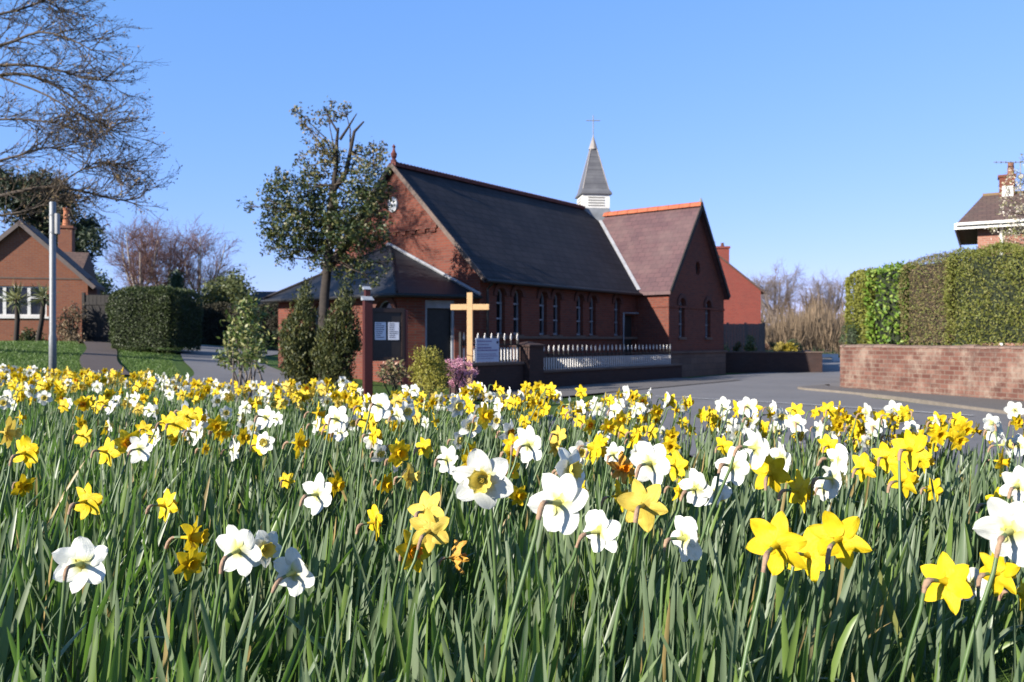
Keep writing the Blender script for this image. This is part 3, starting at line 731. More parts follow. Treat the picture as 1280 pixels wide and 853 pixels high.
BL = [(385,160,16,.35),(410,148,22,.5),(432,140,14,.4),(378,150,8,.4),(372,139,8,.5),(395,185,20,.5),(415,190,22,.6),(392,207,22,.7),(425,215,20,.7),(458,195,20,.8),(470,205,20,.8),(478,185,10,.5),
      (455,225,30,1.2),(400,235,30,1),(370,240,26,1.1),(345,235,18,.9),(352,222,10,.8),(365,262,30,1.3),(400,265,32,1.3),(430,260,32,1.4),(460,255,30,1.3),(345,262,20,.9),(340,285,18,.9),(365,290,28,1.4),(400,292,30,1.4),(430,292,32,1.5),(462,280,28,1.3),(480,240,16,.7),
      (308,258,9,.5),(352,308,22,1),(385,310,24,1.2),(415,318,26,1.2),(445,315,26,1.1),(470,300,22,.9),(356,322,14,.6),(400,332,14,.6),(440,335,22,.9),(460,345,18,.7),(335,310,10,.5),(480,330,14,.4),(330,250,10,.6)]
lv = []; tw = []
for bx_, by_, br_, dn_ in BL:
    c = P_(bx_, by_, r.uniform(-.5, .5)); rr = br_*Y0/F
    nn = int(430*dn_*(br_/22)**2)+20
    ncl = max(4, nn//14); cc = c+unit(r.normal(size=(ncl, 3)))*rr*r.uniform(.15, 1.12, (ncl, 1))**.6*np.array([1, 1.15, .95])
    pts = cc[r.integers(0, ncl, nn)]+r.normal(0, .055, (nn, 3)); lv.append(pts)
    k = np.argmin([np.linalg.norm(q-c) for q in trunk[0][0][2:]])+2; s0 = trunk[0][0][k]
    if by_ < 215: s0 = trunk[1][0][1] if bx_ < 425 else trunk[2][0][2]
    mid = (s0+c)/2+r.normal(0, .08, 3); tw.append((np.array([s0, mid, c]), [.03, .02, .008]))
    for q in cc[:7]: tw.append((np.array([mid*.3+c*.7, (c+q)/2+r.normal(0, .03, 3), q]), [.009, .006, .003]))
lp_ = np.concatenate(lv); lv_ = leaves(lp_, .092, .05, r=r)
tan_ = (r.random(len(lp_)) < np.clip((lp_[:, 2]-5.2)/1.6, .02, .7)).astype(int)
make_tree('evergreen_tree', tb_, 'tall loose dark leaved evergreen with bare upper limbs before the porch', trunk, BARKD, tw, BARK, (lv_[0], lv_[1], tan_), [HL, m_leaf('yellowing holly leaf', (.17, .125, .05), (.12, .10, .035), .55, .2)])

# large bare tree, branches reaching in from the left
r = np.random.default_rng(5)
Y0 = 20.5; P_ = lambda px, py, dy=0: at(px, py, Y0+dy)
tb_ = base_at(-230, Y0); tk = [np.array(tb_), P_(-232, 380), P_(-228, 280), P_(-215, 180), P_(-200, 60), P_(-190, -80), P_(-180, -250)]
trunk = [(np.array(tk), [.45, .40, .36, .32, .26, .2, .1])]
LM = [([(-228,300),(-110,270),(0,246),(60,233),(105,240),(150,251),(186,247)], .10), ([(70,234),(100,215),(126,204),(152,212)], .028), ([(-100,268),(-30,272),(30,262),(70,250),(110,256)], .05),
      ([(-215,230),(-90,215),(0,202),(55,186),(95,190)], .07), ([(-215,180),(-90,130),(0,96),(50,99),(100,128),(150,166)], .09), ([(0,96),(60,120),(110,150),(160,172)], .04),
      ([(-205,120),(-80,100),(0,84),(60,84),(110,100),(155,104)], .08), ([(-200,60),(-80,60),(0,58),(50,42),(95,52),(125,70)], .07), ([(-195,0),(-90,20),(0,18),(50,4),(75,-10)], .07),
      ([(-195,-40),(-80,-20),(0,-12),(60,0),(85,22)], .06), ([(-205,140),(-90,160),(0,150),(60,152),(95,160)], .06), ([(-200,60),(-100,10),(-30,-40),(20,-90)], .07), ([(-215,200),(-260,100),(-330,0)], .1), ([(-205,100),(-150,-20),(-120,-120)], .08), ([(-228,290),(-330,240),(-420,190)], .1)]
tw = []; tips = []
for k, (pl, r0) in enumerate(LM):
    dy = r.uniform(-1, 1); n = len(pl)
    pts = np.array([P_(x+r.normal(0, 1), y+r.normal(0, 1), dy*i/n) for i, (x, y) in enumerate(pl)])
    pts[-1] = pts[-2]*.35+pts[-1]*.65; pts = catmull(pts, 3); trunk.append((pts, np.linspace(r0*.72, .012, len(pts))))
    seg = np.linalg.norm(np.diff(pts, axis=0), axis=1); m_ = len(pts)
    for q in range(34):
        i = r.integers(m_//3, m_-1); s = r.random(); b = pts[i]*(1-s)+pts[i+1]*s
        ax = unit(pts[i+1]-pts[i]); perp = unit(np.cross(ax, r.normal(size=3))); a = r.uniform(.35, .9)
        grow(b, ax*math.cos(a)+perp*math.sin(a)+np.array([0, 0, .12]), r.uniform(.6, 1.15), .014, 2, tw, tips, r, 4, .14, .03, (.35, .8), (3, 4), .55)
tips = np.array(tips); tips = tips[r.random(len(tips)) < .5]
make_tree('bare_tree', tb_, 'large leafless tree with budding branches reaching over the bungalow', trunk, BARK, tw, BARK, leaves(tips, .065, .04, r=r), m_leaf('opening buds', (.16, .10, .06), (.12, .09, .03), .7, .1), cname='buds')

def blob_cloud(blobs, n, Y, r, cl=.06, dy=.6, per=14, flat=1.0):
    A = np.array([b[2]**2 for b in blobs], float); A /= A.sum(); out = []
    for (px, py, pr), a in zip(blobs, A):
        c = at(px, py, Y+r.uniform(-dy, dy)); rr = pr*Y/F; nn = int(n*a)+8; ncl = max(3, nn//per)
        cc = c+unit(r.normal(size=(ncl, 3)))*rr*r.uniform(.2, 1.05, (ncl, 1))**.5*np.array([1, 1, flat])
        out.append(cc[r.integers(0, ncl, nn)]+r.normal(0, cl, (nn, 3)))
    return np.concatenate(out)

def bush(name, label, blobs, n, Y, mat, size, seed, cat='shrub', cl=.04, per=12, stems=6, sm_=BARKD, dy=.3, aspect=.5, basepx=None, up=None):
    r = np.random.default_rng(seed); pts = blob_cloud(blobs, n, Y, r, cl, dy, per)
    bp = base_at(basepx if basepx is not None else np.mean([b[0] for b in blobs]), Y); b = np.array(bp)
    pts[:, 2] = np.maximum(pts[:, 2], b[2]+.02)
    tr_ = []
    for k in range(stems):
        c = pts[r.integers(0, len(pts))]; tr_.append((np.array([b+r.normal(0, .04, 3)*[1, 1, 0]-[0, 0, .05], (b+c)/2+r.normal(0, .08, 3), c]), np.array([.022, .016, .006])*max(1, Y/14)))
    D = None if up is None else np.tile(np.array([0, 0, up]), (len(pts), 1))
    return make_tree(name, bp, label, tr_, sm_, lf=leaves(pts, size, size*aspect, D, r=r), lm=mat, cat=cat, tname='stems', cname='foliage', sides=5)

L_CYP = m_leaf('dwarf cypress spray', (.026, .038, .009), (.048, .056, .013), .6, .2, third=((.10, .10, .022), .2))
bush('dwarf_conifer', 'pointed bushy dwarf conifer beside the dark tree trunk', [(383,354,3),(382,364,6),(380,376,9),(378,390,13),(378,405,18),(372,420,24),(370,436,24),(384,436,20),(376,450,23),(378,462,22),(380,474,18),(386,430,14),(386,395,10)], 9500, 16.2, L_CYP, .09, 31, 'conifer', .05, 16, 5, up=1.2, aspect=.28, dy=.15)
bush('dwarf_conifer', 'broader leaning dwarf conifer next to the notice board', [(433,356,3),(433,366,7),(431,380,11),(429,394,15),(428,408,20),(424,422,25),(420,438,26),(410,440,18),(418,452,24),(420,464,22),(422,476,18),(440,430,14)], 9500, 15.8, L_CYP, .09, 32, 'conifer', .05, 16, 5, up=1.2, aspect=.28, dy=.15)
L_BRT = m_leaf('bright shrub leaf', (.085, .12, .028), (.055, .09, .02), .45, .25, third=((.22, .22, .08), .3))
bush('leafy_shrub', 'loose open shrub with pale leafy shoots beyond the flower field', [(312,385,12),(298,400,12),(322,395,12),(308,415,16),(290,420,10),(328,420,12),(302,440,22),(318,445,18),(286,446,12)], 1500, 11.6, L_BRT, .085, 33, 'shrub', .05, 9, 14, WOODG, up=.3, aspect=.42)
bush('golden_shrub', 'bushy yellow green shrub beside the pink heather', [(538,448,14),(528,452,14),(548,458,14),(536,465,18),(522,468,12),(552,468,13),(545,478,16),(530,480,14)], 4200, 12.6, m_leaf('golden shrub leaf', (.26, .23, .03), (.17, .17, .025), .6, .25), .045, 34, cl=.03, up=.8, aspect=.35)
HP = m_leaf('pink heather flower', (.50, .18, .27), (.58, .34, .42), .7, .25, third=((.14, .07, .06), .2))
bush('pink_heather', 'rounded pink flowering heather at the foot of the wooden cross', [(562,456,7),(572,453,7),(582,459,8),(590,466,6),(568,466,10),(580,470,11),(574,478,11)], 2800, 13.2, HP, .035, 35, cl=.02, per=18)
bush('rhododendron', 'low shrub with pale pinkish leaf rosettes under the notice board', [(492,458,9),(484,465,9),(500,466,9),(492,472,12)], 900, 13.0, m_leaf('rhododendron leaf', (.16, .13, .07), (.09, .10, .03), .5, .2, third=((.30, .18, .12), .25)), .06, 36)
bush('round_bush', 'big rounded mid green bush behind the dark garden hedge', [(285,362,18),(300,365,14),(268,368,14),(290,378,24),(262,380,14),(308,380,12),(296,352,8)], 5200, 45, m_leaf('mid green leaf', (.065, .085, .025), (.095, .105, .035), .5, .2), .2, 37, 'bush', .2, 12, dy=1)
bush('green_bush', 'small deep green bush between the wooden gate and the birches', [(122,352,12),(112,358,10),(132,362,10),(124,366,12)], 1600, 42, m_leaf('deep green leaf', (.04, .07, .02), (.06, .09, .03), .5, .2), .16, 38, 'bush', .15, 12, dy=.8)
bush('slim_conifer', 'slim dark pointed conifer in front of the purple birch twigs', [(221,346,4),(221,356,7),(220,367,9),(219,378,11)], 2600, 43, L_DKGR, .2, 39, 'conifer', .12, 14, 3, up=1.5, aspect=.3, dy=.2)
bush('brown_shrub', 'brown twiggy shrub against the end of the bungalow wall', [(88,405,14),(95,392,9),(80,420,12),(92,425,12)], 1300, 32.5, m_leaf('brown shrub leaf', (.13, .09, .05), (.2, .15, .09), .7, .2), .12, 40, cl=.1, stems=14)
# dark pine behind the bungalow
r = np.random.default_rng(9)
tb_ = base_at(62, 47); b = np.array(tb_)
pb = [(55,228,16),(40,240,18),(72,243,18),(25,232,14),(5,228,14),(10,252,18),(48,262,20),(75,268,18),(100,290,16),(112,283,12),(115,302,12),(98,318,16),(106,328,10),(30,282,16),(60,290,20),(-20,245,18),(85,305,14)]
pts = blob_cloud(pb, 11000, 47, r, .22, 1.6, 18, .8)
tr_ = [(np.array([b, at(62, 330, 47), at(58, 280, 47), at(52, 235, 47)]), [.42, .34, .26, .1])]+[(np.array([at(60, 330-i*4, 47), at((60+x)/2, y+10, 47), at(x, y, 47)]), [.12, .08, .04]) for i, (x, y, q) in enumerate(pb)]
make_tree('pine_tree', tb_, 'dark spreading pine standing behind the bungalow chimney', tr_, BARKD, lf=leaves(pts, .34, .10, r=r), lm=m_leaf('pine needle', (.016, .028, .014), (.03, .045, .018), .6, .1))

def wispy(name, label, px, Y, ptop, half, seed, tm, wm, lvl=3, fork=5, ang=(.4, 1.0), up=.03, rr=.2, tr0=.03):
    r = np.random.default_rng(seed); bp = base_at(px, Y); b = np.array(bp); top = at(px, ptop, Y); H = top[2]-b[2]
    trunk = []; tw = []; tips = []
    lean = r.normal(0, .03, 3)
    tp = np.array([b-[0, 0, .1], b+[0, 0, H*.25]+lean, b+[0, 0, H*.45]+lean*3])
    trunk.append((tp, [rr, rr*.85, rr*.6]))
    sp = half*Y/F
    for k in range(fork):
        a = 2*math.pi*k/fork+r.uniform(-.4, .4); s = tp[1]*(1-(t := r.random()))+tp[2]*t
        end = b+np.array([math.cos(a)*sp*r.uniform(.4, .9), math.sin(a)*sp*.7, H*r.uniform(.75, 1.0)])
        mid = (s+end)/2+np.array([math.cos(a), math.sin(a), 0])*sp*.12
        br = catmull([s, mid, end], 4); trunk.append((br, np.linspace(rr*.5, tr0, len(br))))
        for q in range(24):
            i = r.integers(1, len(br)-1); ax = unit(br[i+1]-br[i]); perp = unit(np.cross(ax, r.normal(size=3))); g_ = r.uniform(*ang)
            grow(br[i], ax*math.cos(g_)+perp*math.sin(g_), H*r.uniform(.13, .24), tr0*.8, lvl-1, tw, tips, r, 3, .14, up, ang, (4, 5), .6)
    return make_tree(name, bp, label, trunk, tm, tw, wm, sides=6)
wispy('birch_tree', 'leafless birch with pale stems and purple twigs behind the clipped hedge', 178, 58, 293, 46, 51, BARKB, TWIGR, fork=7)
wispy('birch_tree', 'leafless purple twigged birch between the clipped hedge and slim conifer', 208, 62, 292, 40, 52, BARKB, TWIGR, fork=6)
wispy('birch_tree', 'leafless grey brown birch spreading above the round bush', 248, 60, 298, 44, 53, BARKB, TWIGR, fork=6)
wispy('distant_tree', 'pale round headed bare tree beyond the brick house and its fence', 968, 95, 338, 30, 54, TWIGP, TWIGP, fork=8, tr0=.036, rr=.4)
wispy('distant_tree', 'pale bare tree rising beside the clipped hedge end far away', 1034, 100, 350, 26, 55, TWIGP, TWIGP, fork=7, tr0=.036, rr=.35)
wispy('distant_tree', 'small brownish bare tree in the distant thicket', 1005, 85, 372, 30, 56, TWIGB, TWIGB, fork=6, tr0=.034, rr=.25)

# brown thicket far behind: uncountable brushwood
r = np.random.default_rng(61); V = []; n = 9000
px = r.uniform(925, 1110, n); Yd = r.uniform(62, 82, n); top = 392+14*np.sin(px*.06)+8*np.sin(px*.17+1)+r.normal(0, 9, n)
x = (px-640)/F*Yd; z1 = CAM_Z+(426.5-top)/F*Yd; z0 = r.uniform(0, .6, n)*np.maximum(z1, .5); ln = r.uniform(.8, 2.6, n); z1 = np.minimum(z1, z0+ln)
P0 = np.stack([x, Yd, z0], -1); D = np.stack([r.normal(0, .35, n), r.normal(0, .35, n), z1-z0+.3], -1)
V, Fc = leaves(P0, np.linalg.norm(D, axis=1), .055, D, None, .12, r)
tag(put('thicket', mesh_from('thicket', V, Fc, m_leaf('dry brushwood', (.17, .12, .075), (.105, .077, .05), .9, .15))), 'dense brown leafless thicket along the far road', 'thicket', kind='stuff')

# white blossom tree in front of the right-hand house
r = np.random.default_rng(71); Y0 = 27.0; tb_ = (18.4, 27.0, .0); P_ = lambda px, py, dy=0: at(px, py, Y0+dy)
trunk = [(np.array([tb_, P_(1338, 330), P_(1330, 290), P_(1325, 250)]), [.14, .11, .09, .05])]; tw = []; tips = []
for (x, y) in [(1248,262),(1255,246),(1262,232),(1270,215),(1280,205),(1244,290),(1256,300),(1275,285),(1285,250),(1300,215),(1320,195),(1350,220),(1370,260),(1290,300)]:
    br = catmull([P_(1328, 290+r.uniform(-30, 20)), P_((1328+x)/2, y+8+r.uniform(-8, 8), r.uniform(-.5, .5)), P_(x, y, r.uniform(-.8, .8))], 4); trunk.append((br, np.linspace(.03, .008, len(br))))
    for q in range(9):
        i = r.integers(3, len(br)-1); ax = unit(br[i+1]-br[i]); perp = unit(np.cross(ax, r.normal(size=3)))
        grow(br[i], ax+perp*r.uniform(.4, 1), r.uniform(.3, .6), .008, 1, tw, tips, r, 3, .15, .05, (.4, .9), (3, 4), .6)
tips = np.repeat(np.array(tips), 3, 0); tips = tips+r.normal(0, .05, tips.shape)
make_tree('blossom_tree', tb_, 'tree with sparse white blossom in front of the upstairs of the far house', trunk, BARK, tw, BARK, leaves(tips, .06, .05, r=r), m_leaf('white blossom', (.62, .56, .50), (.40, .36, .2), .7, .3, third=((.16, .17, .05), .35)), cname='blossom')

# ---------------------------------------------------------------- houses
# bungalow on the left
e = empty('bungalow', (-20.2, 34, 1.25), R(15), 'orange brick bungalow with a wide gable and white framed window', 'bungalow')
q = MB()
winr = [(-1.25, 1.12), (.95, 1.12), (.95, 2.36), (-1.25, 2.36)]
q.panel([(-2.5, -.4), (2.5, -.4), (2.5, 2.62), (0, 4.9), (-2.5, 2.62)], [winr], .3, lambda u, v, t: (u, t, v)); q.box(2.2, 2.5, .3, 1.5, -.4, 2.6); q.box(-2.5, -2.2, .3, 1.5, -.4, 2.6); q.box(-8, 1.9, 1.5, 6.5, -.4, 2.2)
q.panel([(-2.5, -.4), (2.5, -.4), (2.5, 2.62), (0, 4.9), (-2.5, 2.62)], [], .3, lambda u, v, t: (u, 1.5+t, v)); q.build('wall', BRICKO, e)
q = MB(); sl_ = (4.95-2.62)/2.5
for sg in (1, -1): q.prism([(0, -.18, 5.06), (sg*2.82, -.18, 5.06-sl_*2.82), (sg*2.82, -.18, 4.92-sl_*2.82), (0, -.18, 4.92)], (0, 2.0, 0))
ro = q.build('roof', m_course('bungalow tile', (.13, .085, .07), (.09, .062, .055), (.04, .03, .03), .3, .2, 0, 1, 1.3, .012, .8), e)
q = MB()
for sg in (1, -1): q.obox((sg*2.8, -.2, 4.93-sl_*2.8), (0, -.2, 4.93), .05, .16)
q.build('bargeboard', m_plain('grey brown bargeboard', (.17, .13, .12), (.12, .1, .09), .7, 6), ro)
q = MB(); q.prism([(-8.3, 1.2, 2.2), (-8.3, 4, 4.2), (-8.3, 6.8, 2.2)], (10.0, 0, 0)); q.build('rear_roof', TILE, e)
q = MB(); q.box(-2.6, 2.7, -.02, .0, 2.66, 2.72); q.build('string_course', PLINTH, e)
f = MB(); f.panel([(-1.25, 1.12), (.95, 1.12), (.95, 2.36), (-1.25, 2.36)], [[(a+.06, 1.2), (b-.06, 1.2), (b-.06, 2.3), (a+.06, 2.3)] for a, b in ((-1.25, -.62), (-.62, .28), (.28, .95))], .08, lambda u, v, t: (u, .06+t, v))
f.box(-1.19, -.68, .05, .1, 1.86, 1.94); f.box(.34, .89, .05, .1, 1.86, 1.94); fo = f.build('window', WHITE, e)
g = MB(); g.box(-1.25, .95, .15, .17, 1.12, 2.36); g.build('pane', GLASS, fo); g = MB(); g.box(-1.35, 1.05, -.07, .05, 1.03, 1.115); g.build('sill', WHITE, fo)
g = MB(); g.box(-1.24, -.8, .19, .21, 1.2, 2.3); g.box(.5, .9, .19, .21, 1.2, 2.3); g.build('curtain', m_plain('net curtain', (.5, .5, .5), (.35, .35, .36), .8, 7), fo)
q = MB(); q.box(.0, .6, 5.6, 6.2, 2.2, 5.5); q.box(-.06, .66, 5.54, 6.26, 5.5, 5.62); ch = q.build('chimney', BRICKO, e)
q = MB(); q.lathe([(.19, 5.72), (.15, 6.1), (.13, 6.45), (.16, 6.5), (.16, 6.6)], (.3, 5.9, -.1), 12); q.build('chimney_pot', m_plain('orange chimney pot', (.45, .17, .08), (.36, .12, .06), .8, 6), ch)
e = empty('wooden_gate', (-16.6, 33.2, 1.2), 0, 'dark tall boarded garden gate between bungalow and clipped hedge', 'gate')
q = MB()
for k in range(7): q.box(-.55+k*.16, -.55+k*.16+.15, 0, .03, .05, 2.0)
q.build('boards', WOODD, e); q = MB(); q.box(-.66, -.56, -.04, .08, -.1, 2.1); q.box(.58, .68, -.04, .08, -.1, 2.1); q.build('post', WOODD, e); q = MB(); q.box(-.55, .56, -.03, -.001, 1.6, 1.7); q.box(-.55, .56, -.03, -.001, .3, .4); q.build('rail', WOODD, e)
# two cordylines before the window
def cordyline(px, Y, top, lean, label, seed, n=60, tl=.75):
    r = np.random.default_rng(seed); bp = base_at(px, Y); b = np.array(bp); t = at(px+lean, top, Y)
    tr_ = [(np.array([b-[0, 0, .05], (b+t)/2+[.04, 0, 0], t]), [.10, .09, .08])]
    D = unit(r.normal(size=(n, 3))+np.array([0, 0, .35]))
    return make_tree('cordyline', bp, label, tr_, BARKD, lf=leaves(np.repeat(t[None], n, 0)+r.normal(0, .05, (n, 3)), tl, .06, D, None, .1, r), lm=m_leaf('cordyline leaf %d' % seed, (.17, .17, .06), (.10, .12, .05), .5, .2), cat='palm', cname='leaf_crown')
cordyline(20, 32, 374, 1, 'yellowish spiky cordyline in front of the white bungalow window', 1, 90, .7)
cordyline(47, 32, 372, 8, 'leaning dark stemmed cordyline nearer the corner of the bungalow', 2, 70, .6)
bush('low_shrub', 'low dark shrub at the foot of the bungalow wall', [(38,420,9),(28,424,7),(50,424,6)], 700, 32.5, L_PRIV, .1, 45, cl=.08)
hedge('clipped_hedge', 'big square clipped dark green hedge at the top of the lawn', (-13.95, 28.4), (1, 0), 2.25, 3, 1.0, 3.18, L_PRIV, 22000, .075, .08, .4, seed=11)
hedge('garden_hedge', 'long brown hedge coloured dark for shade across the far side of the side road', (-18.5, 41.5), (1, .05), 8.5, 2.0, 1.0, 3.15, m_leaf('shade darkened hedge leaf', (.022, .022, .009), (.035, .03, .016), .8, .1), 26000, .11, .16, .4, core=(.02, .016, .012), seed=12)  # the shadow over this hedge is put into its dark leaf colour
hedge('garden_hedge', 'dull olive hedge stub next to the end of the chapel porch', (-10.9, 40), (1, .02), 4.5, 2.0, .6, 2.7, m_leaf('dull olive hedge leaf', (.07, .07, .03), (.06, .05, .03), .8, .1), 12000, .11, .16, .4, seed=13)
# dark roofed building far left of the porch
e = empty('outbuilding', (-15.2, 52, .9), 0, 'low building with a long dark roof left of the chapel porch', 'building')
q = MB(); q.box(-1.6, 3.5, 0, 6, -.3, 2.6); q.build('wall', BRICKD, e)
q = MB(); q.prism([(-1.9, -.4, 2.55), (-1.9, 3, 3.75), (-1.9, 6.4, 2.55)], (5.8, 0, 0)); q.build('roof', SLATE, e)
# house behind the chapel
e = empty('brick_house', (10.6, 46, .7), 0, 'deep red brick house gable with a tall chimney behind the chapel', 'house')
q = MB(); q.panel([(-4.5, -.3), (3.25, -.3), (3.25, 3.45), (.9, 5.35), (-1.8, 3.3), (-4.5, 3.3)], [], .3, lambda u, v, t: (u, t, v)); q.box(2.95, 3.25, .3, 8, -.3, 3.4); q.box(-4.5, -4.2, .3, 8, -.3, 3.2); q.build('wall', BRICKR, e)
q = MB(); q.prism([(.9, -.08, 5.44), (3.45, -.08, 3.4), (3.45, -.08, 3.28), (.9, -.08, 5.34)], (0, 8.4, 0)); q.prism([(.9, -.081, 5.44), (-1.9, -.081, 3.35), (-1.9, -.081, 3.25), (.9, -.081, 5.34)], (0, 8.4, 0)); q.box(-4.6, -1.85, -.05, 8.3, 3.3, 3.4); q.build('roof', TILE, e)
q = MB(); q.box(.95, 1.6, .4, 1.1, 4.4, 5.85); q.box(.9, 1.65, .35, 1.15, 5.85, 5.97); ch = q.build('chimney', BRICKR, e)
q = MB(); q.lathe([(.11, 5.97), (.08, 6.2)], (1.3, .75, 0), 10); q.build('chimney_pot', BRICKD, ch); q = MB(); q.tube([(.72, .8, 5.3), (.72, .8, 6.35)], .03, 5); q.tube([(.5, .8, 6.2), (.95, .8, 6.25)], .02, 5); q.build('aerial', STEEL, e)
e = empty('board_fence', (9.9, 41.5, .78), 0, 'grey weathered board fence at the foot of the red brick house', 'fence')
q = MB(); x = 0
while x < 2.7: q.box(x, x+.135, 0, .025, 0, 1.42+.03*random.random()); x += .145
q.build('boards', WOODG, e); q = MB()
for x in (-.12, .9, 1.8, 2.72): q.box(x, x+.1, .03, .13, -.1, 1.5)
q.build('post', WOODG, e)
# low dark wall of that garden
e = empty('garden_wall', (0, 0, 0), 0, 'low dark garden wall beside the far road below the yellow shrubs', 'wall')
q = MB(); q.prism([(7.4, 34.9, -.1), (13.1, 34.9, -.1), (13.1, 35.2, -.1), (7.4, 35.2, -.1)], (0, 0, .95)); q.prism([(13.1, 34.9, -.1), (15.7, 43.8, -.1), (15.4, 43.9, -.1), (12.8, 35.2, -.1)], (0, 0, .949)); q.build('wall_body', DARKB, e)
q = MB(); q.box(7.4, 13.15, 34.86, 35.24, .85, .91); q.build('coping', PLINTH, e)
GY = m_leaf('yellow garden shrub leaf', (.32, .24, .02), (.2, .17, .02), .6, .25)
def gbush(label, blobs, n, Y, mat, size, seed, name='garden_shrub'):
    r = np.random.default_rng(seed); pts = blob_cloud(blobs, n, Y, r, .05, .2, 12); x = (np.mean([b[0] for b in blobs])-640)/F*Y; b = np.array([x, Y, .78]); pts[:, 2] = np.maximum(pts[:, 2], .8)
    make_tree(name, tuple(b), label, [(np.array([b, (b+q)/2, q]), [.03, .02, .01]) for q in pts[:4]], BARKD, lf=leaves(pts, size, size*.5, r=r), lm=mat, cat='shrub', tname='stems', cname='foliage', sides=5)
gbush('rounded bright yellow shrub at the road end of the low garden wall', [(984,436,6),(992,437,6),(977,437,6),(986,433,5)], 1700, 46, GY, .11, 81)
gbush('smaller pale yellow shrub beside the round yellow one', [(973,436,4),(975,431,3),(970,438,4)], 500, 45.6, m_leaf('pale yellow shrub leaf', (.4, .3, .08), (.25, .22, .05), .6, .25), .08, 82)
gbush('dark low shrub behind the yellow ones', [(966,433,4),(996,432,5),(1000,436,4),(988,430,5)], 900, 47, L_DKGR, .09, 83)
gbush('upright green shrub against the grey board fence', [(936,432,5),(938,424,4),(940,438,6),(934,438,5)], 900, 37.5, L_BRT, .09, 84)
gbush('small green shrub nearest to the chapel corner', [(907,436,4),(905,441,4)], 400, 36.5, L_BRT, .08, 85)
gbush('yellow green tuft between two green garden shrubs', [(921,437,4),(923,432,3)], 400, 36.8, L_CYP, .08, 86)
gbush('reddish brown shrub in the middle of the raised garden', [(952,436,5),(957,434,4),(949,432,3)], 600, 45, m_leaf('reddish shrub leaf', (.12, .045, .035), (.08, .05, .03), .7, .2), .08, 87)
e = empty('road_gate', (20.55, 53, 0), 0, 'white painted low barrier beside the far road', 'barrier')
q = MB(); q.box(-.9, .35, -.05, .05, .30, .52); q.build('rail', WHITE, e); q = MB(); q.box(.0, .42, -.1, .1, -.1, .3); q.build('post', WHITE, e)
# house on the right above the hedge
e = empty('tall_house', (17.85, 32.6, 0), R(-30), 'house with brown tiled roof and white fascia above the long hedge', 'house')
q = MB(); q.box(.45, 10, 0, 7, -.2, 5.75); q.build('wall', m_course('pink brown brick', (.30, .13, .09), (.22, .09, .065), (.28, .23, .19), .23, .078, amt=.1), e)
q = MB(); q.add([(-.3, -.5, 5.9), (10.5, -.5, 5.9), (10.5, 7.5, 5.9), (-.3, 7.5, 5.9), (.62, 3.0, 7.5), (10.5, 3.0, 7.5)], [(0, 1, 5, 4), (0, 4, 3), (3, 4, 5, 2), (0, 3, 2, 1), (1, 2, 5)]); ro = q.build('roof', TILE, e)
q = MB(); q.obox((.6, 3.0, 7.51), (10.4, 3.0, 7.51), .2, .1); q.build('ridge_tiles', m_plain('mossy ridge', (.16, .13, .06), (.2, .11, .07), .9, 3), ro)
q = MB(); q.box(-.34, 10.4, -.56, -.505, 5.70, 5.93); q.box(-.34, -.305, -.5, 7.5, 5.70, 5.93); q.build('fascia', WHITE, e)
q = MB(); q.box(-.28, 10.4, -.70, -.565, 5.84, 5.94); q.build('gutter', WHITE, e); q = MB(); q.tube([(1.25, -.6, 5.84), (1.25, -.12, 5.5), (1.25, -.12, 0)], .06, 8); q.build('downpipe', WHITE, e)
q = MB(); q.box(1.2, 1.76, 2.7, 3.3, 7.2, 8.2); q.box(1.15, 1.81, 2.65, 3.35, 8.14, 8.24); ch = q.build('chimney', BRICK, e)
q = MB(); q.lathe([(.13, 8.24), (.11, 8.75), (.13, 8.78)], (1.62, 3.0, 0), 10); q.build('chimney_pot', m_plain('brown chimney pot', (.25, .12, .08), None, .8), ch)
q = MB(); q.box(1.3, 1.7, 2.63, 2.69, 7.3, 7.75); q.build('flashing', m_plain('white flashing', (.7, .7, .68), (.5, .5, .5)), ch)
q = MB(); q.tube([(1.95, 2.6, 7.3), (1.95, 2.6, 8.75)], .025, 5); q.tube([(1.0, 2.6, 8.78), (2.1, 2.6, 8.66)], .02, 5)
for k in range(6): q.tube([(1.1+k*.17, 2.35, 8.77-k*.018), (1.1+k*.17, 2.85, 8.77-k*.018)], .012, 4)
q.build('aerial', STEEL, e)
# ---------------------------------------------------------------- the daffodil field
def set_uv(me, uvs):
    lay = me.uv_layers.new(name='UVMap'); vi = np.zeros(len(me.loops), dtype=np.int32); me.loops.foreach_get('vertex_index', vi)
    lay.data.foreach_set('uv', np.asarray(uvs, dtype=np.float32)[vi].ravel()); return me

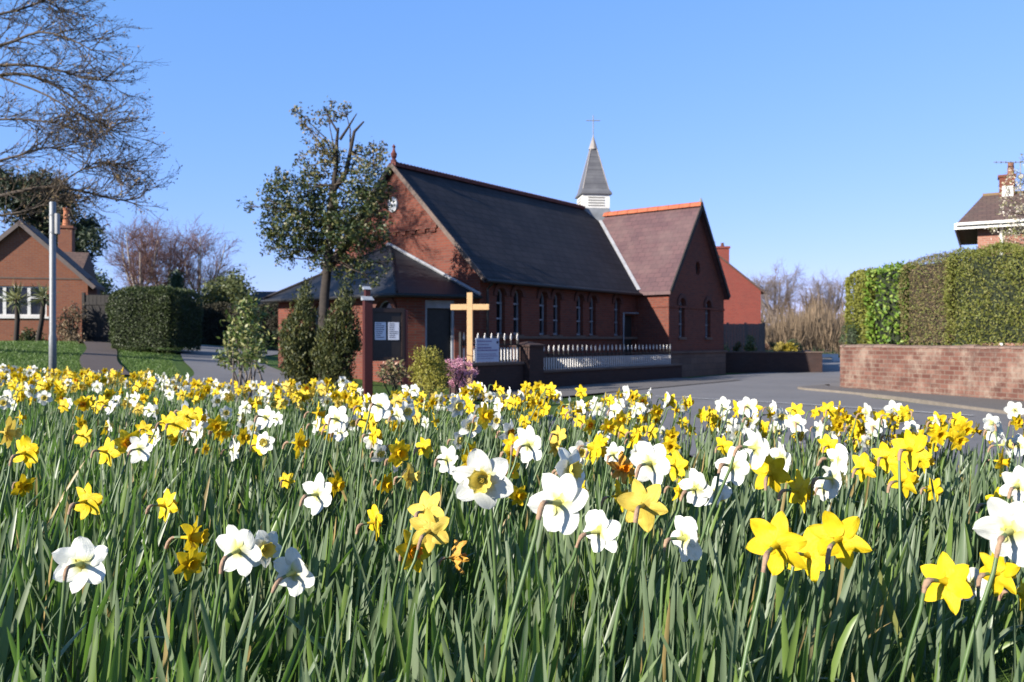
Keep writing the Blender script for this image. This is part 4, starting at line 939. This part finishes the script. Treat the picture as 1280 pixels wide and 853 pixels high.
def petals_mesh(name, mat, kind, seed):
    """six tepals round the +Z axis, at unit size: tip radius about 0.043 m"""
    r = np.random.default_rng(seed); V = []; Fc = []; U = []
    nu, nv = 10, 7
    for k in range(6):
        a0 = math.pi/3*k+r.normal(0, .06); inner = k % 2
        Lp = .043*r.uniform(.93, 1.06); Wp = {'y': .0148, 'w': .0170, 'x': .014}[kind]*r.uniform(.9, 1.08)*(1.0 if inner else 1.1)
        bend = r.normal(-.0, .24)+{'y': .10, 'w': -.06, 'x': .6}[kind]; tw = r.normal(0, .35); wav = r.uniform(.0008, .0022); ph = r.uniform(0, 6)
        cup = r.uniform(.12, .35)
        base = len(V)
        for i in range(nu+1):
            u = i/nu
            wd = Wp*(math.sin(math.pi*min(1, .13+.87*u**.85)))**(.46 if kind == 'w' else .58)*(1 if kind != 'y' else 1-.10*u) if u < 1 else .0006
            for j in range(nv):
                v = (j/(nv-1)-.5)*2
                rad = .004+Lp*u; h = .0012*inner+bend*Lp*u*u*.6+.25*Lp*u*(1-u)
                h += cup*abs(v)**1.6*wd*.6*(1-.5*u)+wav*math.sin(5*u+2.3*v+ph)-.0014*math.exp(-(v*3)**2)*u
                t = v*wd; h += t*math.sin(tw*u)
                if kind == 'x': h += .006*math.sin(9*u+4*v+ph); t *= .8
                h += .0011*math.sin(7*v+ph)*u*(1-u)*2+.0016*math.sin(3.2*v*u+9*u+ph)*abs(v)
                V.append((rad*math.cos(a0)-t*math.sin(a0), rad*math.sin(a0)+t*math.cos(a0), h)); U.append((u, v*.5+k*3.3))
        for i in range(nu):
            for j in range(nv-1):
                b_ = base+i*nv+j; Fc.append((b_, b_+1, b_+nv+1, b_+nv))
    # the tube behind the tepals
    base = len(V)
    for q, (rr, z) in enumerate([(.0028, -.020), (.0034, -.012), (.0045, -.004), (.0066, .003)]):
        for i in range(8): V.append((rr*math.cos(i*math.pi/4), rr*math.sin(i*math.pi/4), z)); U.append((0, i*.2))
    for q in range(3):
        for i in range(8): Fc.append((base+q*8+i, base+q*8+(i+1) % 8, base+q*8+8+(i+1) % 8, base+q*8+8+i))
    return set_uv(mesh_from(name, V, Fc, mat, smooth=True), U)

def trumpet_mesh(name, mats, kind, seed):
    r = np.random.default_rng(seed); V = []; Fc = []; M = []; n = 30; ph = r.uniform(0, 6)
    prof = {'y': [(.0060, 0), (.0085, .005), (.0098, .013), (.0105, .021), (.0122, .027), (.0152, .031), (.0165, .0315)],
            'w': [(.0060, 0), (.0105, .004), (.0128, .009), (.0138, .014), (.0150, .018), (.0165, .0205), (.0172, .0210)],
            'o': [(.0060, 0), (.0090, .003), (.0105, .007), (.0112, .010), (.0120, .012), (.0132, .0135), (.0138, .0138)],
            'x': [(.0050, 0), (.0072, .006), (.0080, .014), (.0085, .020), (.0090, .024), (.0100, .027), (.0100, .028)]}[kind]
    for q, (rr, z) in enumerate(prof):
        for i in range(n):
            a = 2*math.pi*i/n; fr = (q/6)**3
            k = rr*(1+fr*(.10*math.sin(8*a+ph)+.06*math.sin(13*a))+.025*math.sin(6*a)*(q > 1)); zz = z+fr*(.0022*math.sin(8*a+1.2+ph)+.0012*math.sin(15*a))
            V.append((k*math.cos(a), k*math.sin(a), zz))
    m = len(prof)
    for q in range(m-1):
        for i in range(n): Fc.append((q*n+i, q*n+(i+1) % n, (q+1)*n+(i+1) % n, (q+1)*n+i)); M.append(0)
    # pistil and stamens
    for k in range(7):
        a = 2*math.pi*k/6; rr = 0 if k == 6 else .0026; L = .011 if k == 6 else .009; b_ = len(V)
        for z, w_ in ((.001, .0006), (L*.6, .0006), (L*.65, .0012), (L, .0009)):
            for i in range(4): V.append((rr*math.cos(a)+w_*math.cos(i*math.pi/2), rr*math.sin(a)+w_*math.sin(i*math.pi/2), z))
        for q in range(3):
            for i in range(4): Fc.append((b_+q*4+i, b_+q*4+(i+1) % 4, b_+q*4+4+(i+1) % 4, b_+q*4+4+i)); M.append(1)
        Fc.append((b_+12, b_+13, b_+14, b_+15)); M.append(1)
    return set_uv(mesh_from(name, V, Fc, mats, M, smooth=True), [(v[2]*30, math.atan2(v[1], v[0])*.5) for v in V])

PY = m_petal('yellow petal', (.68, .50, .014), (.60, .42, .010))
PYP = m_petal('pale yellow petal', (.66, .50, .09), (.54, .38, .05))
PW = m_petal('white petal', (.68, .68, .64), (.57, .58, .52), base=(.50, .50, .16))
TY_ = m_petal('deep yellow trumpet', (.64, .42, .007), (.56, .33, .005), 90)
TP_ = m_petal('lemon cup', (.68, .56, .14), (.58, .44, .07), 90)
TO_ = m_petal('orange cup', (.68, .18, .004), (.66, .24, .005), 90)
PX = m_petal('fading petal', (.62, .34, .05), (.48, .23, .04), 50, .2)
PIST = m_plain('pistil', (.55, .42, .05), None, .6, 40, 0)
STEM = m_plain('daffodil stem', (.075, .135, .045), (.10, .15, .05), .45, 30, .05, .4)
SPATH = m_plain('papery spathe', (.36, .24, .15), (.24, .15, .10), .8, 120, .4)
NV = 9
KINDS = {}
for key, pk, tk, pm, tm in (('Y', 'y', 'y', PY, TY_), ('P', 'y', 'y', PYP, TP_), ('W', 'w', 'w', PW, TP_), ('O', 'y', 'o', PY, TO_), ('V', 'w', 'o', PW, TO_), ('X', 'x', 'x', PX, TO_)):
    KINDS[key] = [(petals_mesh('petals', pm, pk, 10*k+ord(key)), trumpet_mesh('trumpet', [tm, PIST], tk, 10*k+1+ord(key))) for k in range(NV if key in 'YW' else 4)]

def fdir(az, pitch): return np.array([math.cos(R(az))*math.cos(R(pitch)), math.sin(R(az))*math.cos(R(pitch)), math.sin(R(pitch))])

def stem_path(Fp, f, sc, r):
    """from the ground up, over the crook and into the back of the flower"""
    N = Fp-f*.019*sc
    h = N[2]-float(ground(N[0], N[1]))
    lean = np.array([-.18*h*f[0]+r.normal(0, .10)*h-.10*h, -.18*h*f[1]+r.normal(0, .10)*h, 0])
    g = N+lean; g[2] = float(ground(g[0], g[1]))-.02
    top = N-f*.026*sc; top = top+np.array([0, 0, -.012])
    a = np.array([g+(top-g)*t+np.array([0, 0, 0])+lean*.12*math.sin(math.pi*t) for t in np.linspace(0, .93, 6)])
    e_ = top-unit(top-g)*.03
    t = np.linspace(0, 1, 7)[:, None]; P0 = e_; P1 = e_+unit(top-g)*.040+np.array([0, 0, .006]); P2 = N-f*.022*sc; P3 = N
    c = (1-t)**3*P0+3*(1-t)**2*t*P1+3*(1-t)*t*t*P2+t**3*P3
    return np.concatenate([a[:-1], c]), len(a)-1, g

def make_flower(Fp, f, kind, sc, r, label, group, detail=True):
    path, kb, g = stem_path(Fp, f, sc, r); b = np.array([g[0], g[1], g[2]+.02])
    e = empty({'W': 'white_daffodil', 'V': 'white_daffodil', 'X': 'wilted_daffodil'}.get(kind, 'yellow_daffodil'), b, 0, label, 'flower', group)
    pm, tm = KINDS[kind][r.integers(0, len(KINDS[kind]))]
    q = Vector(f).to_track_quat('Z', 'Y') @ Quaternion((0, 0, 1), r.uniform(0, 6.28))
    for nm, me in (('petals', pm), ('trumpet', tm)):
        o = put(nm, me, e); o.rotation_mode = 'QUATERNION'; o.rotation_quaternion = q; o.location = Fp-b; o.scale = (sc*r.uniform(.92, 1.06), sc*r.uniform(.92, 1.06), sc*r.uniform(.85, 1.12))
    rad = np.concatenate([np.linspace(.0036, .0029, kb), np.linspace(.0029, .0022, len(path)-kb)])
    rad[-2:] = .0032; V, Fc = tube(path-b, rad, 7 if detail else 4); put('stem', mesh_from('stem', V, Fc, STEM, smooth=True), e)
    if detail:
        i0 = kb+1; sp = path[i0:-1]-b; m_ = len(sp)
        V, Fc = tube(sp, np.interp(np.linspace(0, 1, m_), [0, .25, .7, 1], [.0031, .0038, .0045, .0028])*(1+.12*r.normal(size=m_)), 6)
        put('spathe', mesh_from('spathe', V, Fc, SPATH, smooth=True), e)
    return e

# pixel in the photograph, size there, kind, the way it faces (0 right, 90 away, -90 towards us), what it looks like
HAND = [
 (100,705,66,'W',68,'large white daffodil seen from behind, lowest and alone in the corner'),
 (238,672,54,'Y',-35,'yellow daffodil with frilled trumpet above a drooping second bloom'),
 (236,703,44,'Y',-60,'drooping yellow daffodil tucked under a brighter yellow one'),
 (297,688,62,'W',10,'white daffodil in profile in a row of three white ones, first'),
 (330,686,46,'W',-60,'white daffodil showing its lemon cup between two white profile blooms'),
 (366,716,60,'W',5,'low white daffodil in profile at the end of three white ones'),
 (107,627,46,'Y',55,'yellow daffodil on a brown crook above the large white corner bloom'),
 (205,632,42,'Y',-10,'yellow daffodil with open trumpet halfway up the dark leafy gap'),
 (31,566,42,'Y',50,'yellow daffodil above the lone yellow one by the frame edge'),
 (28,607,32,'Y',-50,'small ragged yellow daffodil close to the edge of the photo'),
 (9,541,40,'P',-20,'pale yellow daffodil with orange trumpet cut near the photo edge'),
 (132,565,36,'Y',5,'yellow daffodil in sharp profile on a long arched stem'),
 (160,553,34,'O',-60,'yellow daffodil with orange cup right behind a white profile bloom'),
 (174,561,36,'W',15,'white daffodil in profile in front of an orange cupped one'),
 (103,545,26,'Y',5,'little yellow daffodil in profile with arched brown neck'),
 (217,530,34,'Y',60,'bright yellow daffodil backed by two pale ones in the mid field'),
 (246,541,32,'W',20,'white daffodil on an arched neck under yellow blooms'),
 (247,523,28,'Y',-10,'yellow daffodil pair member above the white arched one'),
 (278,541,28,'Y',-20,'yellow daffodil above a hanging white bloom'),
 (291,562,28,'W',30,'hanging white daffodil half in shade under a yellow one'),
 (303,546,24,'Y',-40,'yellow daffodil touching the shaded hanging white bloom'),
 (322,556,28,'Y',10,'two tier yellow daffodil behind a dark leaf'),
 (332,522,32,'W',-10,'broad white daffodil with pale cup facing the chapel side'),
 (372,554,34,'Y',-25,'yellow daffodil with several trumpets bunched in mid field'),
 (357,601,22,'Y',60,'small isolated yellow daffodil among plain leaves'),
 (396,618,48,'W',8,'white daffodil in profile on a long green neck beside a yellow one'),
 (418,606,32,'Y',-20,'yellow daffodil hidden partly by the white profile bloom'),
 (420,524,34,'W',60,'white daffodil leaning over a yellow one in mid field'),
 (413,532,28,'Y',50,'yellow daffodil under the leaning white bloom'),
 (458,526,32,'Y',40,'yellow daffodil with pale upper petals and nodding head'),
 (474,508,34,'W',50,'crisp white daffodil with lifted petals in the middle band'),
 (466,552,24,'W',80,'shaded white daffodil seen from its back in mid field'),
 (467,653,42,'O',5,'yellow daffodil with orange trumpet in profile on a grey neck'),
 (532,640,52,'P',60,'pale yellow daffodil on top of a stack of three blooms'),
 (536,664,56,'P',70,'creamy yellow daffodil seen from behind in the middle of the stack'),
 (516,690,52,'O',-65,'yellow daffodil with orange rimmed cup at the bottom of the stack'),
 (569,697,42,'X',-10,'withered orange brown daffodil curling up beside the stack'),
 (604,600,72,'W',-108,'large white daffodil facing us squarely with a lemon cup'),
 (647,619,30,'Y',-50,'yellow daffodil peeping out behind the large white open bloom'),
 (498,566,34,'Y',-70,'frilly yellow daffodil facing us above the open leaves'),
 (480,604,32,'Y',-30,'yellow daffodil with arched brown neck left of a pale one'),
 (510,596,36,'P',-15,'lemon daffodil pair beside the frilly yellow blooms'),
 (559,575,38,'W',5,'white daffodil in profile with yellow tube and folded petals'),
 (588,564,26,'Y',-40,'yellow daffodil standing above the large white open bloom'),
 (660,556,44,'W',65,'white daffodil seen from behind with star shaped petals'),
 (636,541,34,'V',-30,'white daffodil with orange cup hanging from a brown crook'),
 (588,533,30,'W',-70,'creamy daffodil with round lemon cup facing us in mid field'),
 (605,520,34,'Y',-30,'tall yellow daffodil with orange tint beside the creamy cup'),
 (571,508,28,'W',-60,'flat white daffodil in front of dark leaves alone'),
 (698,629,82,'W',58,'largest white daffodil, seen from behind on a thick brown neck'),
 (748,664,60,'W',0,'white daffodil with lemon tube hanging beside the largest white bloom'),
 (711,588,54,'W',-40,'white daffodil with ruffled lemon cup behind the largest white bloom'),
 (741,561,40,'Y',-10,'ruffled yellow daffodil above the brown arched necks'),
 (776,585,40,'X',-40,'orange fading daffodil hanging under two brown arched necks'),
 (812,579,54,'W',50,'white daffodil with a broad upright petal above the yellow back view'),
 (803,632,66,'P',75,'big yellow daffodil seen from behind with veined petals'),
 (772,620,40,'Y',20,'yellow daffodil squeezed behind the big veined back view'),
 (843,582,36,'Y',15,'yellow daffodil with curled edges beside the broad white one'),
 (855,673,58,'W',5,'low white daffodil in profile on a dark bent neck'),
 (869,611,46,'W',15,'white daffodil in profile before a pair of white ones'),
 (894,615,44,'W',30,'white daffodil half shaded below the white group'),
 (848,612,34,'O',0,'yellow daffodil with orange mouth behind the white profiles'),
 (962,592,52,'Y',70,'bright yellow daffodil with back turned in front of white blooms'),
 (998,614,50,'Y',40,'yellow daffodil with pointed petals next to the bright back view'),
 (916,583,50,'W',60,'white daffodil with pinkish brown sheath in the white group'),
 (944,560,54,'W',45,'uppermost white daffodil of the white group with upright petal'),
 (976,572,42,'W',40,'white daffodil peeking behind the bright yellow back view'),
 (903,557,26,'Y',50,'yellow daffodil just above the sheathed white one'),
 (970,681,78,'Y',62,'big yellow daffodil from behind, first of a yellow trio'),
 (1047,674,70,'Y',75,'big pale lit yellow daffodil from behind, last of a yellow trio'),
 (1010,694,62,'Y',60,'yellow daffodil low in the middle of the yellow trio'),
 (1182,727,74,'Y',60,'large yellow daffodil from behind over the bottom right leaves'),
 (1245,716,58,'Y',45,'yellow daffodil with brown sheath between white blooms in the corner'),
 (1214,730,46,'W',60,'shaded white daffodil tucked between two yellow corner blooms'),
 (1262,664,80,'W',60,'large white daffodil cropped by the right edge of the photo'),
 (1243,631,42,'O',30,'yellow daffodil with orange mouth over the cropped white bloom'),
 (1272,608,46,'W',60,'white daffodil above the cropped white bloom at the edge'),
 (1276,742,44,'Y',30,'yellow daffodil lowest in the bottom right corner'),
 (1040,598,50,'W',30,'white daffodil hanging under a cluster of white petals'),
 (1046,577,44,'W',10,'white daffodil with greenish neck over a hanging white one'),
 (1030,610,34,'W',60,'white daffodil turned away at the side of the hanging one'),
 (1078,585,38,'Y',55,'pale lit yellow daffodil beside the hanging white group'),
 (1137,562,48,'Y',65,'largest yellow bloom of the tall yellow bunch by the road'),
 (1128,600,44,'Y',40,'lowest yellow daffodil of the tall yellow bunch'),
 (1106,572,38,'Y',60,'yellow daffodil at the side of the tall yellow bunch'),
 (1152,575,32,'Y',0,'yellow daffodil at the shaded side of the tall yellow bunch'),
 (1165,612,30,'Y',10,'yellow daffodil on an arched pale neck before the dark grass hole'),
 (1035,557,28,'Y',60,'starry yellow daffodil on its own by the road edge'),
 (1196,550,28,'Y',-60,'upper yellow daffodil of two facing us before the road'),
 (1173,542,28,'Y',-70,'yellow daffodil left of the pair before the road'),
 (1198,529,24,'Y',-80,'yellow daffodil standing highest of the pair before the road'),
 (1172,527,24,'Y',-75,'yellow daffodil behind the road edge pair'),
 (1250,577,32,'Y',-30,'orange yellow daffodil hanging at the foot of a white bunch'),
 (1255,556,32,'W',20,'white daffodil in the middle of the white bunch by the frame edge'),
 (1242,538,28,'W',50,'white daffodil high in the white bunch by the frame edge'),
 (1268,513,22,'W',90,'half closed white bloom standing above the pavement line'),
 (1117,513,22,'W',80,'half closed white bloom high over the tall yellow bunch'),
 (965,511,22,'W',20,'white daffodil alone against the grey road'),
 (673,483,14,'Y',-80,'round yellow daffodil against the dark chapel wall'),
]
fr = np.random.default_rng(101)
count = 0; taken = []; HANDP = []
for px, py, sz, kd, az, lab in HAND:
    Yd = 88.0/sz; p = at(px, py, Yd); g = float(ground(p[0], p[1]))
    for _ in range(30):                                # keep the stem a believable length
        h = p[2]-g
        if h > .50: Yd *= 1.03
        elif h < .17: Yd *= .97
        else: break
        p = at(px, py, Yd); g = float(ground(p[0], p[1]))
    sc = sz*Yd/F/.086
    make_flower(p, fdir((az+(33 if -15 < az < 20 else 0))+math.degrees(math.atan((640-px)/F))+fr.normal(0, 8), fr.uniform(-16, 8)), kd, sc, fr, lab, 'daffodils in the flower field'); count += 1
    taken.append((p[0], p[1])); HANDP.append((px, py, Yd, sz))
ED = np.array([-.779, .628]); E0 = np.array([2.2, 3.2])
crowd = []
def add_clump(ex, d, n, kd, spread):
    c = E0+ED*ex+FN*d
    for q in range(n):
        p = c+fr.normal(0, spread, 2); k = kd if fr.random() < .85 else fr.choice(list('YWYO'))
        if p[1] < 1.7: continue
        px = 640+F*p[0]/p[1]
        if not -40 < px < 1320: continue
        if dfield(p[0], p[1]) > .55: continue
        z = float(ground(p[0], p[1]))+fr.uniform(.27, .41)
        if any((p[0]-a)**2+(p[1]-b_)**2 < .004 for a, b_ in taken): continue
        crowd.append((p[1], p[0], z, k, fr.choice([-75, -50, -20, 10, 30, 55, 75])+fr.normal(0, 15), fr.uniform(-20, 10)))
for k in range(125):                                   # along the far edge, thicker to the left
    ex = 10.5*fr.random()**.75
    add_clump(ex, -abs(fr.normal(0, .55))+.25, fr.integers(3, 7), fr.choice(list('YYYYPOWWWW')), .11)
for k in range(16): add_clump(fr.uniform(-.6, 3.2), fr.uniform(-.55, .15), fr.integers(3, 7), fr.choice(list('YYYWWO')), .10)
for k in range(150):
    add_clump(fr.uniform(.8, 9), fr.uniform(-2.4, -.5), fr.integers(1, 4), fr.choice(list('YYYPOWWWW')), .09)
for cx_, n_, kd_ in ((655, 7, 'Y'), (688, 6, 'Y'), (735, 5, 'Y'), (760, 4, 'W'), (800, 6, 'Y'), (835, 5, 'W'), (872, 5, 'Y'), (900, 4, 'Y'), (918, 5, 'W'), (952, 5, 'Y'), (985, 5, 'W'), (1018, 5, 'Y'), (1040, 5, 'W'), (1072, 6, 'Y'), (1090, 5, 'W'), (1185, 5, 'Y'), (1235, 6, 'W'), (1262, 5, 'Y')):
    k_ = (cx_-640)/F; y_ = (fr.uniform(-.35, .12)+3.8744)/(.628*k_+.779); q_ = np.array([k_*y_, y_])-E0
    add_clump(float(q_ @ ED), float(q_ @ FN), n_, kd_, .075)
crowd.sort()
IND = max(0, 296-count)
for q, (y, x, z, k, az, pi_) in enumerate(crowd[:IND]):
    px = 640+F*x/y; pale = k in 'WV'
    reg = 'among leaves on the bungalow side' if px < 420 else 'in mid field below the porch' if px < 760 else 'in clumps along the roadside edge'
    colr = 'yellow cupped white daffodil' if k == 'W' else 'orange cupped yellow daffodil' if k == 'O' else 'pale lemon daffodil' if k == 'P' else 'plain yellow daffodil'
    make_flower(np.array([x, y, z]), fdir(az, pi_), k, fr.uniform(.70, .95), fr, 'small '+colr+' '+reg, colr+'s '+reg, detail=y < 3.6)
far = crowd[IND:]
if far:                                                # the farthest blooms, past counting
    mats = [PY, TY_, PYP, TP_, PW, TO_, STEM]; Vs = []; Fs = []; Ms = []; Us = []; b = 0
    mid = {'Y': (0, 1), 'P': (2, 3), 'W': (4, 3), 'O': (0, 5), 'V': (4, 5), 'X': (0, 5)}
    cache = {}
    def arr(me):
        if me.name not in cache:
            v = np.zeros(len(me.vertices)*3); me.vertices.foreach_get('co', v); f = np.array([p.vertices[:] for p in me.polygons]); vi = np.zeros(len(me.loops), dtype=np.int32); me.loops.foreach_get('vertex_index', vi)
            ul = np.zeros(len(me.loops)*2); me.uv_layers[0].data.foreach_get('uv', ul); uu = np.zeros((len(me.vertices), 2)); uu[vi] = ul.reshape(-1, 2); cache[me.name] = (v.reshape(-1, 3), f, uu)
        return cache[me.name]
    for y, x, z, k, az, pi_ in far:
        f = fdir(az, pi_); q = np.array((Vector(f).to_track_quat('Z', 'Y') @ Quaternion((0, 0, 1), fr.uniform(0, 6.28))).to_matrix()); sc = fr.uniform(.72, .95); p = np.array([x, y, z])
        for me, mi in zip(KINDS[k][fr.integers(0, len(KINDS[k]))], mid[k]):
            v, fc, uu = arr(me); Us.append(uu); Vs.append(v*sc @ q.T+p); Fs.append(fc+b); Ms.append(np.full(len(fc), mi)); b += len(v)
        path, kb, g = stem_path(p, f, sc, fr); v, fc = tube(path, .0028, 4); Us.append(np.zeros((len(v), 2))); Vs.append(v); Fs.append(fc+b); Ms.append(np.full(len(fc), 6)); b += len(v)
    tag(put('daffodil_flowers', set_uv(mesh_from('daffodil_flowers', np.concatenate(Vs), np.concatenate(Fs), mats, np.concatenate(Ms), smooth=True), np.concatenate(Us))), 'far band of yellow and white daffodils along the edge of the field', 'flowers', kind='stuff')

# strap leaves
def hole(x, y):
    s = np.sin(x*2.9+1.3)*np.sin(y*2.5+.4)+.6*np.sin(x*5.3+y*3.7)
    return s
r = np.random.default_rng(202)
ncl = 20000
cx = r.uniform(-8.5, 4.5, ncl); cy = r.uniform(.42, 11.5, ncl)
dd = dfield(cx, cy)
ok = (np.abs(cx) < .66*cy+.75) & (dd < .28+.12*np.sin(cx*5)) & ((hole(cx, cy) < 1.02) | (cy < 2))
for hx, hy, hr in ((1.05, 2.15, .20), (.78, 2.35, .16), (.02, 2.75, .18), (-1.35, 2.3, .12)): ok &= (cx-hx)**2+((cy-hy)*.8)**2 > hr*hr
cx, cy = cx[ok], cy[ok]
nl = r.integers(4, 9, len(cx)); ci = np.repeat(np.arange(len(cx)), nl); N = len(ci)
bx_ = cx[ci]+r.normal(0, .028, N); by_ = cy[ci]+r.normal(0, .028, N); bz_ = ground(bx_, by_)-.01
L = r.uniform(.17, .33, N)*(.9+.15*r.random(len(cx)))[ci]; Wl = r.uniform(.0042, .0078, N)
az = r.uniform(0, 2*np.pi, N); lean = np.abs(r.normal(.18, .16, N))
lx = np.cos(az)*lean+.10; ly = np.sin(az)*lean; cur = r.uniform(-.05, .55, N)*(r.random(N) < .8)+(r.random(N) < .09)*1.3
fa = r.uniform(0, np.pi, N); tws = r.normal(0, .7, N)
T = np.array([0, .22, .44, .64, .82, .93, 1.0]); WP = np.array([.75, .95, 1, .97, .82, .52, .06])
rows = []
for t, wp in zip(T, WP):
    k = t+cur*t*t*.6
    ox = lx*L*k; oy = ly*L*k; oz = L*t*np.sqrt(np.maximum(.15, 1-np.minimum(.8, (lx**2+ly**2)*(1+cur*t)**2)))-.35*np.maximum(0, cur-.7)*L*t*t
    a = fa+tws*t; wx = np.cos(a)*Wl*wp; wy = np.sin(a)*Wl*wp
    nx_, ny_ = -np.sin(a)*Wl*wp*.35, np.cos(a)*Wl*wp*.35
    c = np.stack([bx_+ox, by_+oy, bz_+oz], -1)
    rows += [c+np.stack([wx, wy, 0*wx], -1), c+np.stack([nx_, ny_, 0*nx_], -1), c-np.stack([wx, wy, 0*wx], -1)]
V = np.stack(rows, 1); k = len(T)
keep = np.ones(N, bool)                                # no blade stands right in front of the open foreground blooms
C = V[:, 1::3]; qx = 640+F*C[..., 0]/np.maximum(C[..., 1], .2); qy = 426.5-F*(C[..., 2]-CAM_Z)/np.maximum(C[..., 1], .2)
for hx, hy, hd, hs in HANDP:
    keep &= ~(((np.abs(qx-hx) < hs*.56) & (qy < hy+hs*.5) & (C[..., 1] < hd+.01)).any(1) & (r.random(N) < .97))
V = V[keep].reshape(-1, 3); N = int(keep.sum())
q = []
for i in range(k-1):
    for j in range(2): q.append([i*3+j, i*3+j+1, i*3+j+4, i*3+j+3])
Fc = (np.array(q)[None]+(np.arange(N)*k*3)[:, None, None]).reshape(-1, 4)
LEAF = m_leaf('daffodil leaf', (.082, .116, .062), (.130, .166, .100), .42, .3, (.13, .26, .03), .4, third=((.11, .165, .04), .18), fourth=((.26, .19, .08), .025))
tag(put('daffodil_leaves', mesh_from('daffodil_leaves', V, Fc, LEAF, smooth=True)), 'thick mass of upright grey green daffodil leaves', 'leaves', kind='stuff')
print('leaves', N, 'flowers', count, len(crowd))

# grass between the leaves and on the lawn edge
n = 90000; x = r.uniform(-9, 6, n); y = .45+11.5*r.random(n)**1.1
ok = (np.abs(x) < .68*y+.6) & (dfield(x, y) < 1.6); x, y = x[ok], y[ok]; n = len(x)
P = np.stack([x, y, ground(x, y)-.005], -1); D = np.stack([r.normal(0, .45, n), r.normal(0, .45, n), np.ones(n)], -1)
V, Fc = leaves(P, .085, .0045, D, None, .15, r)
tag(put('grass', mesh_from('grass', V, Fc, m_leaf('grass blade', (.06, .115, .018), (.095, .155, .03), .5, .3))), 'short green grass between the daffodil leaves', 'grass', kind='stuff')
n = 60000; y = 12+24*r.random(n)**1.2; x = -y*r.uniform(.38, .72, n)
nar = np.abs(x+8.6+(y-17.6)*.53) > .55
xr = np.interp(y, [12.2, 17.5, 25, 32], [-3.6, -5.2, -8.6, -11.2])
ok = nar & (x < xr-1.7); x, y = x[ok], y[ok]; n = len(x)
P = np.stack([x, y, ground(x, y)-.005], -1); D = np.stack([r.normal(0, .45, n), r.normal(0, .45, n), np.ones(n)], -1)
V, Fc = leaves(P, .07, .012, D, None, .15, r)
tag(put('lawn_grass', mesh_from('lawn_grass', V, Fc, MATS['grass blade'])), 'mown sunny lawn before the bungalow', 'lawn', kind='stuff')
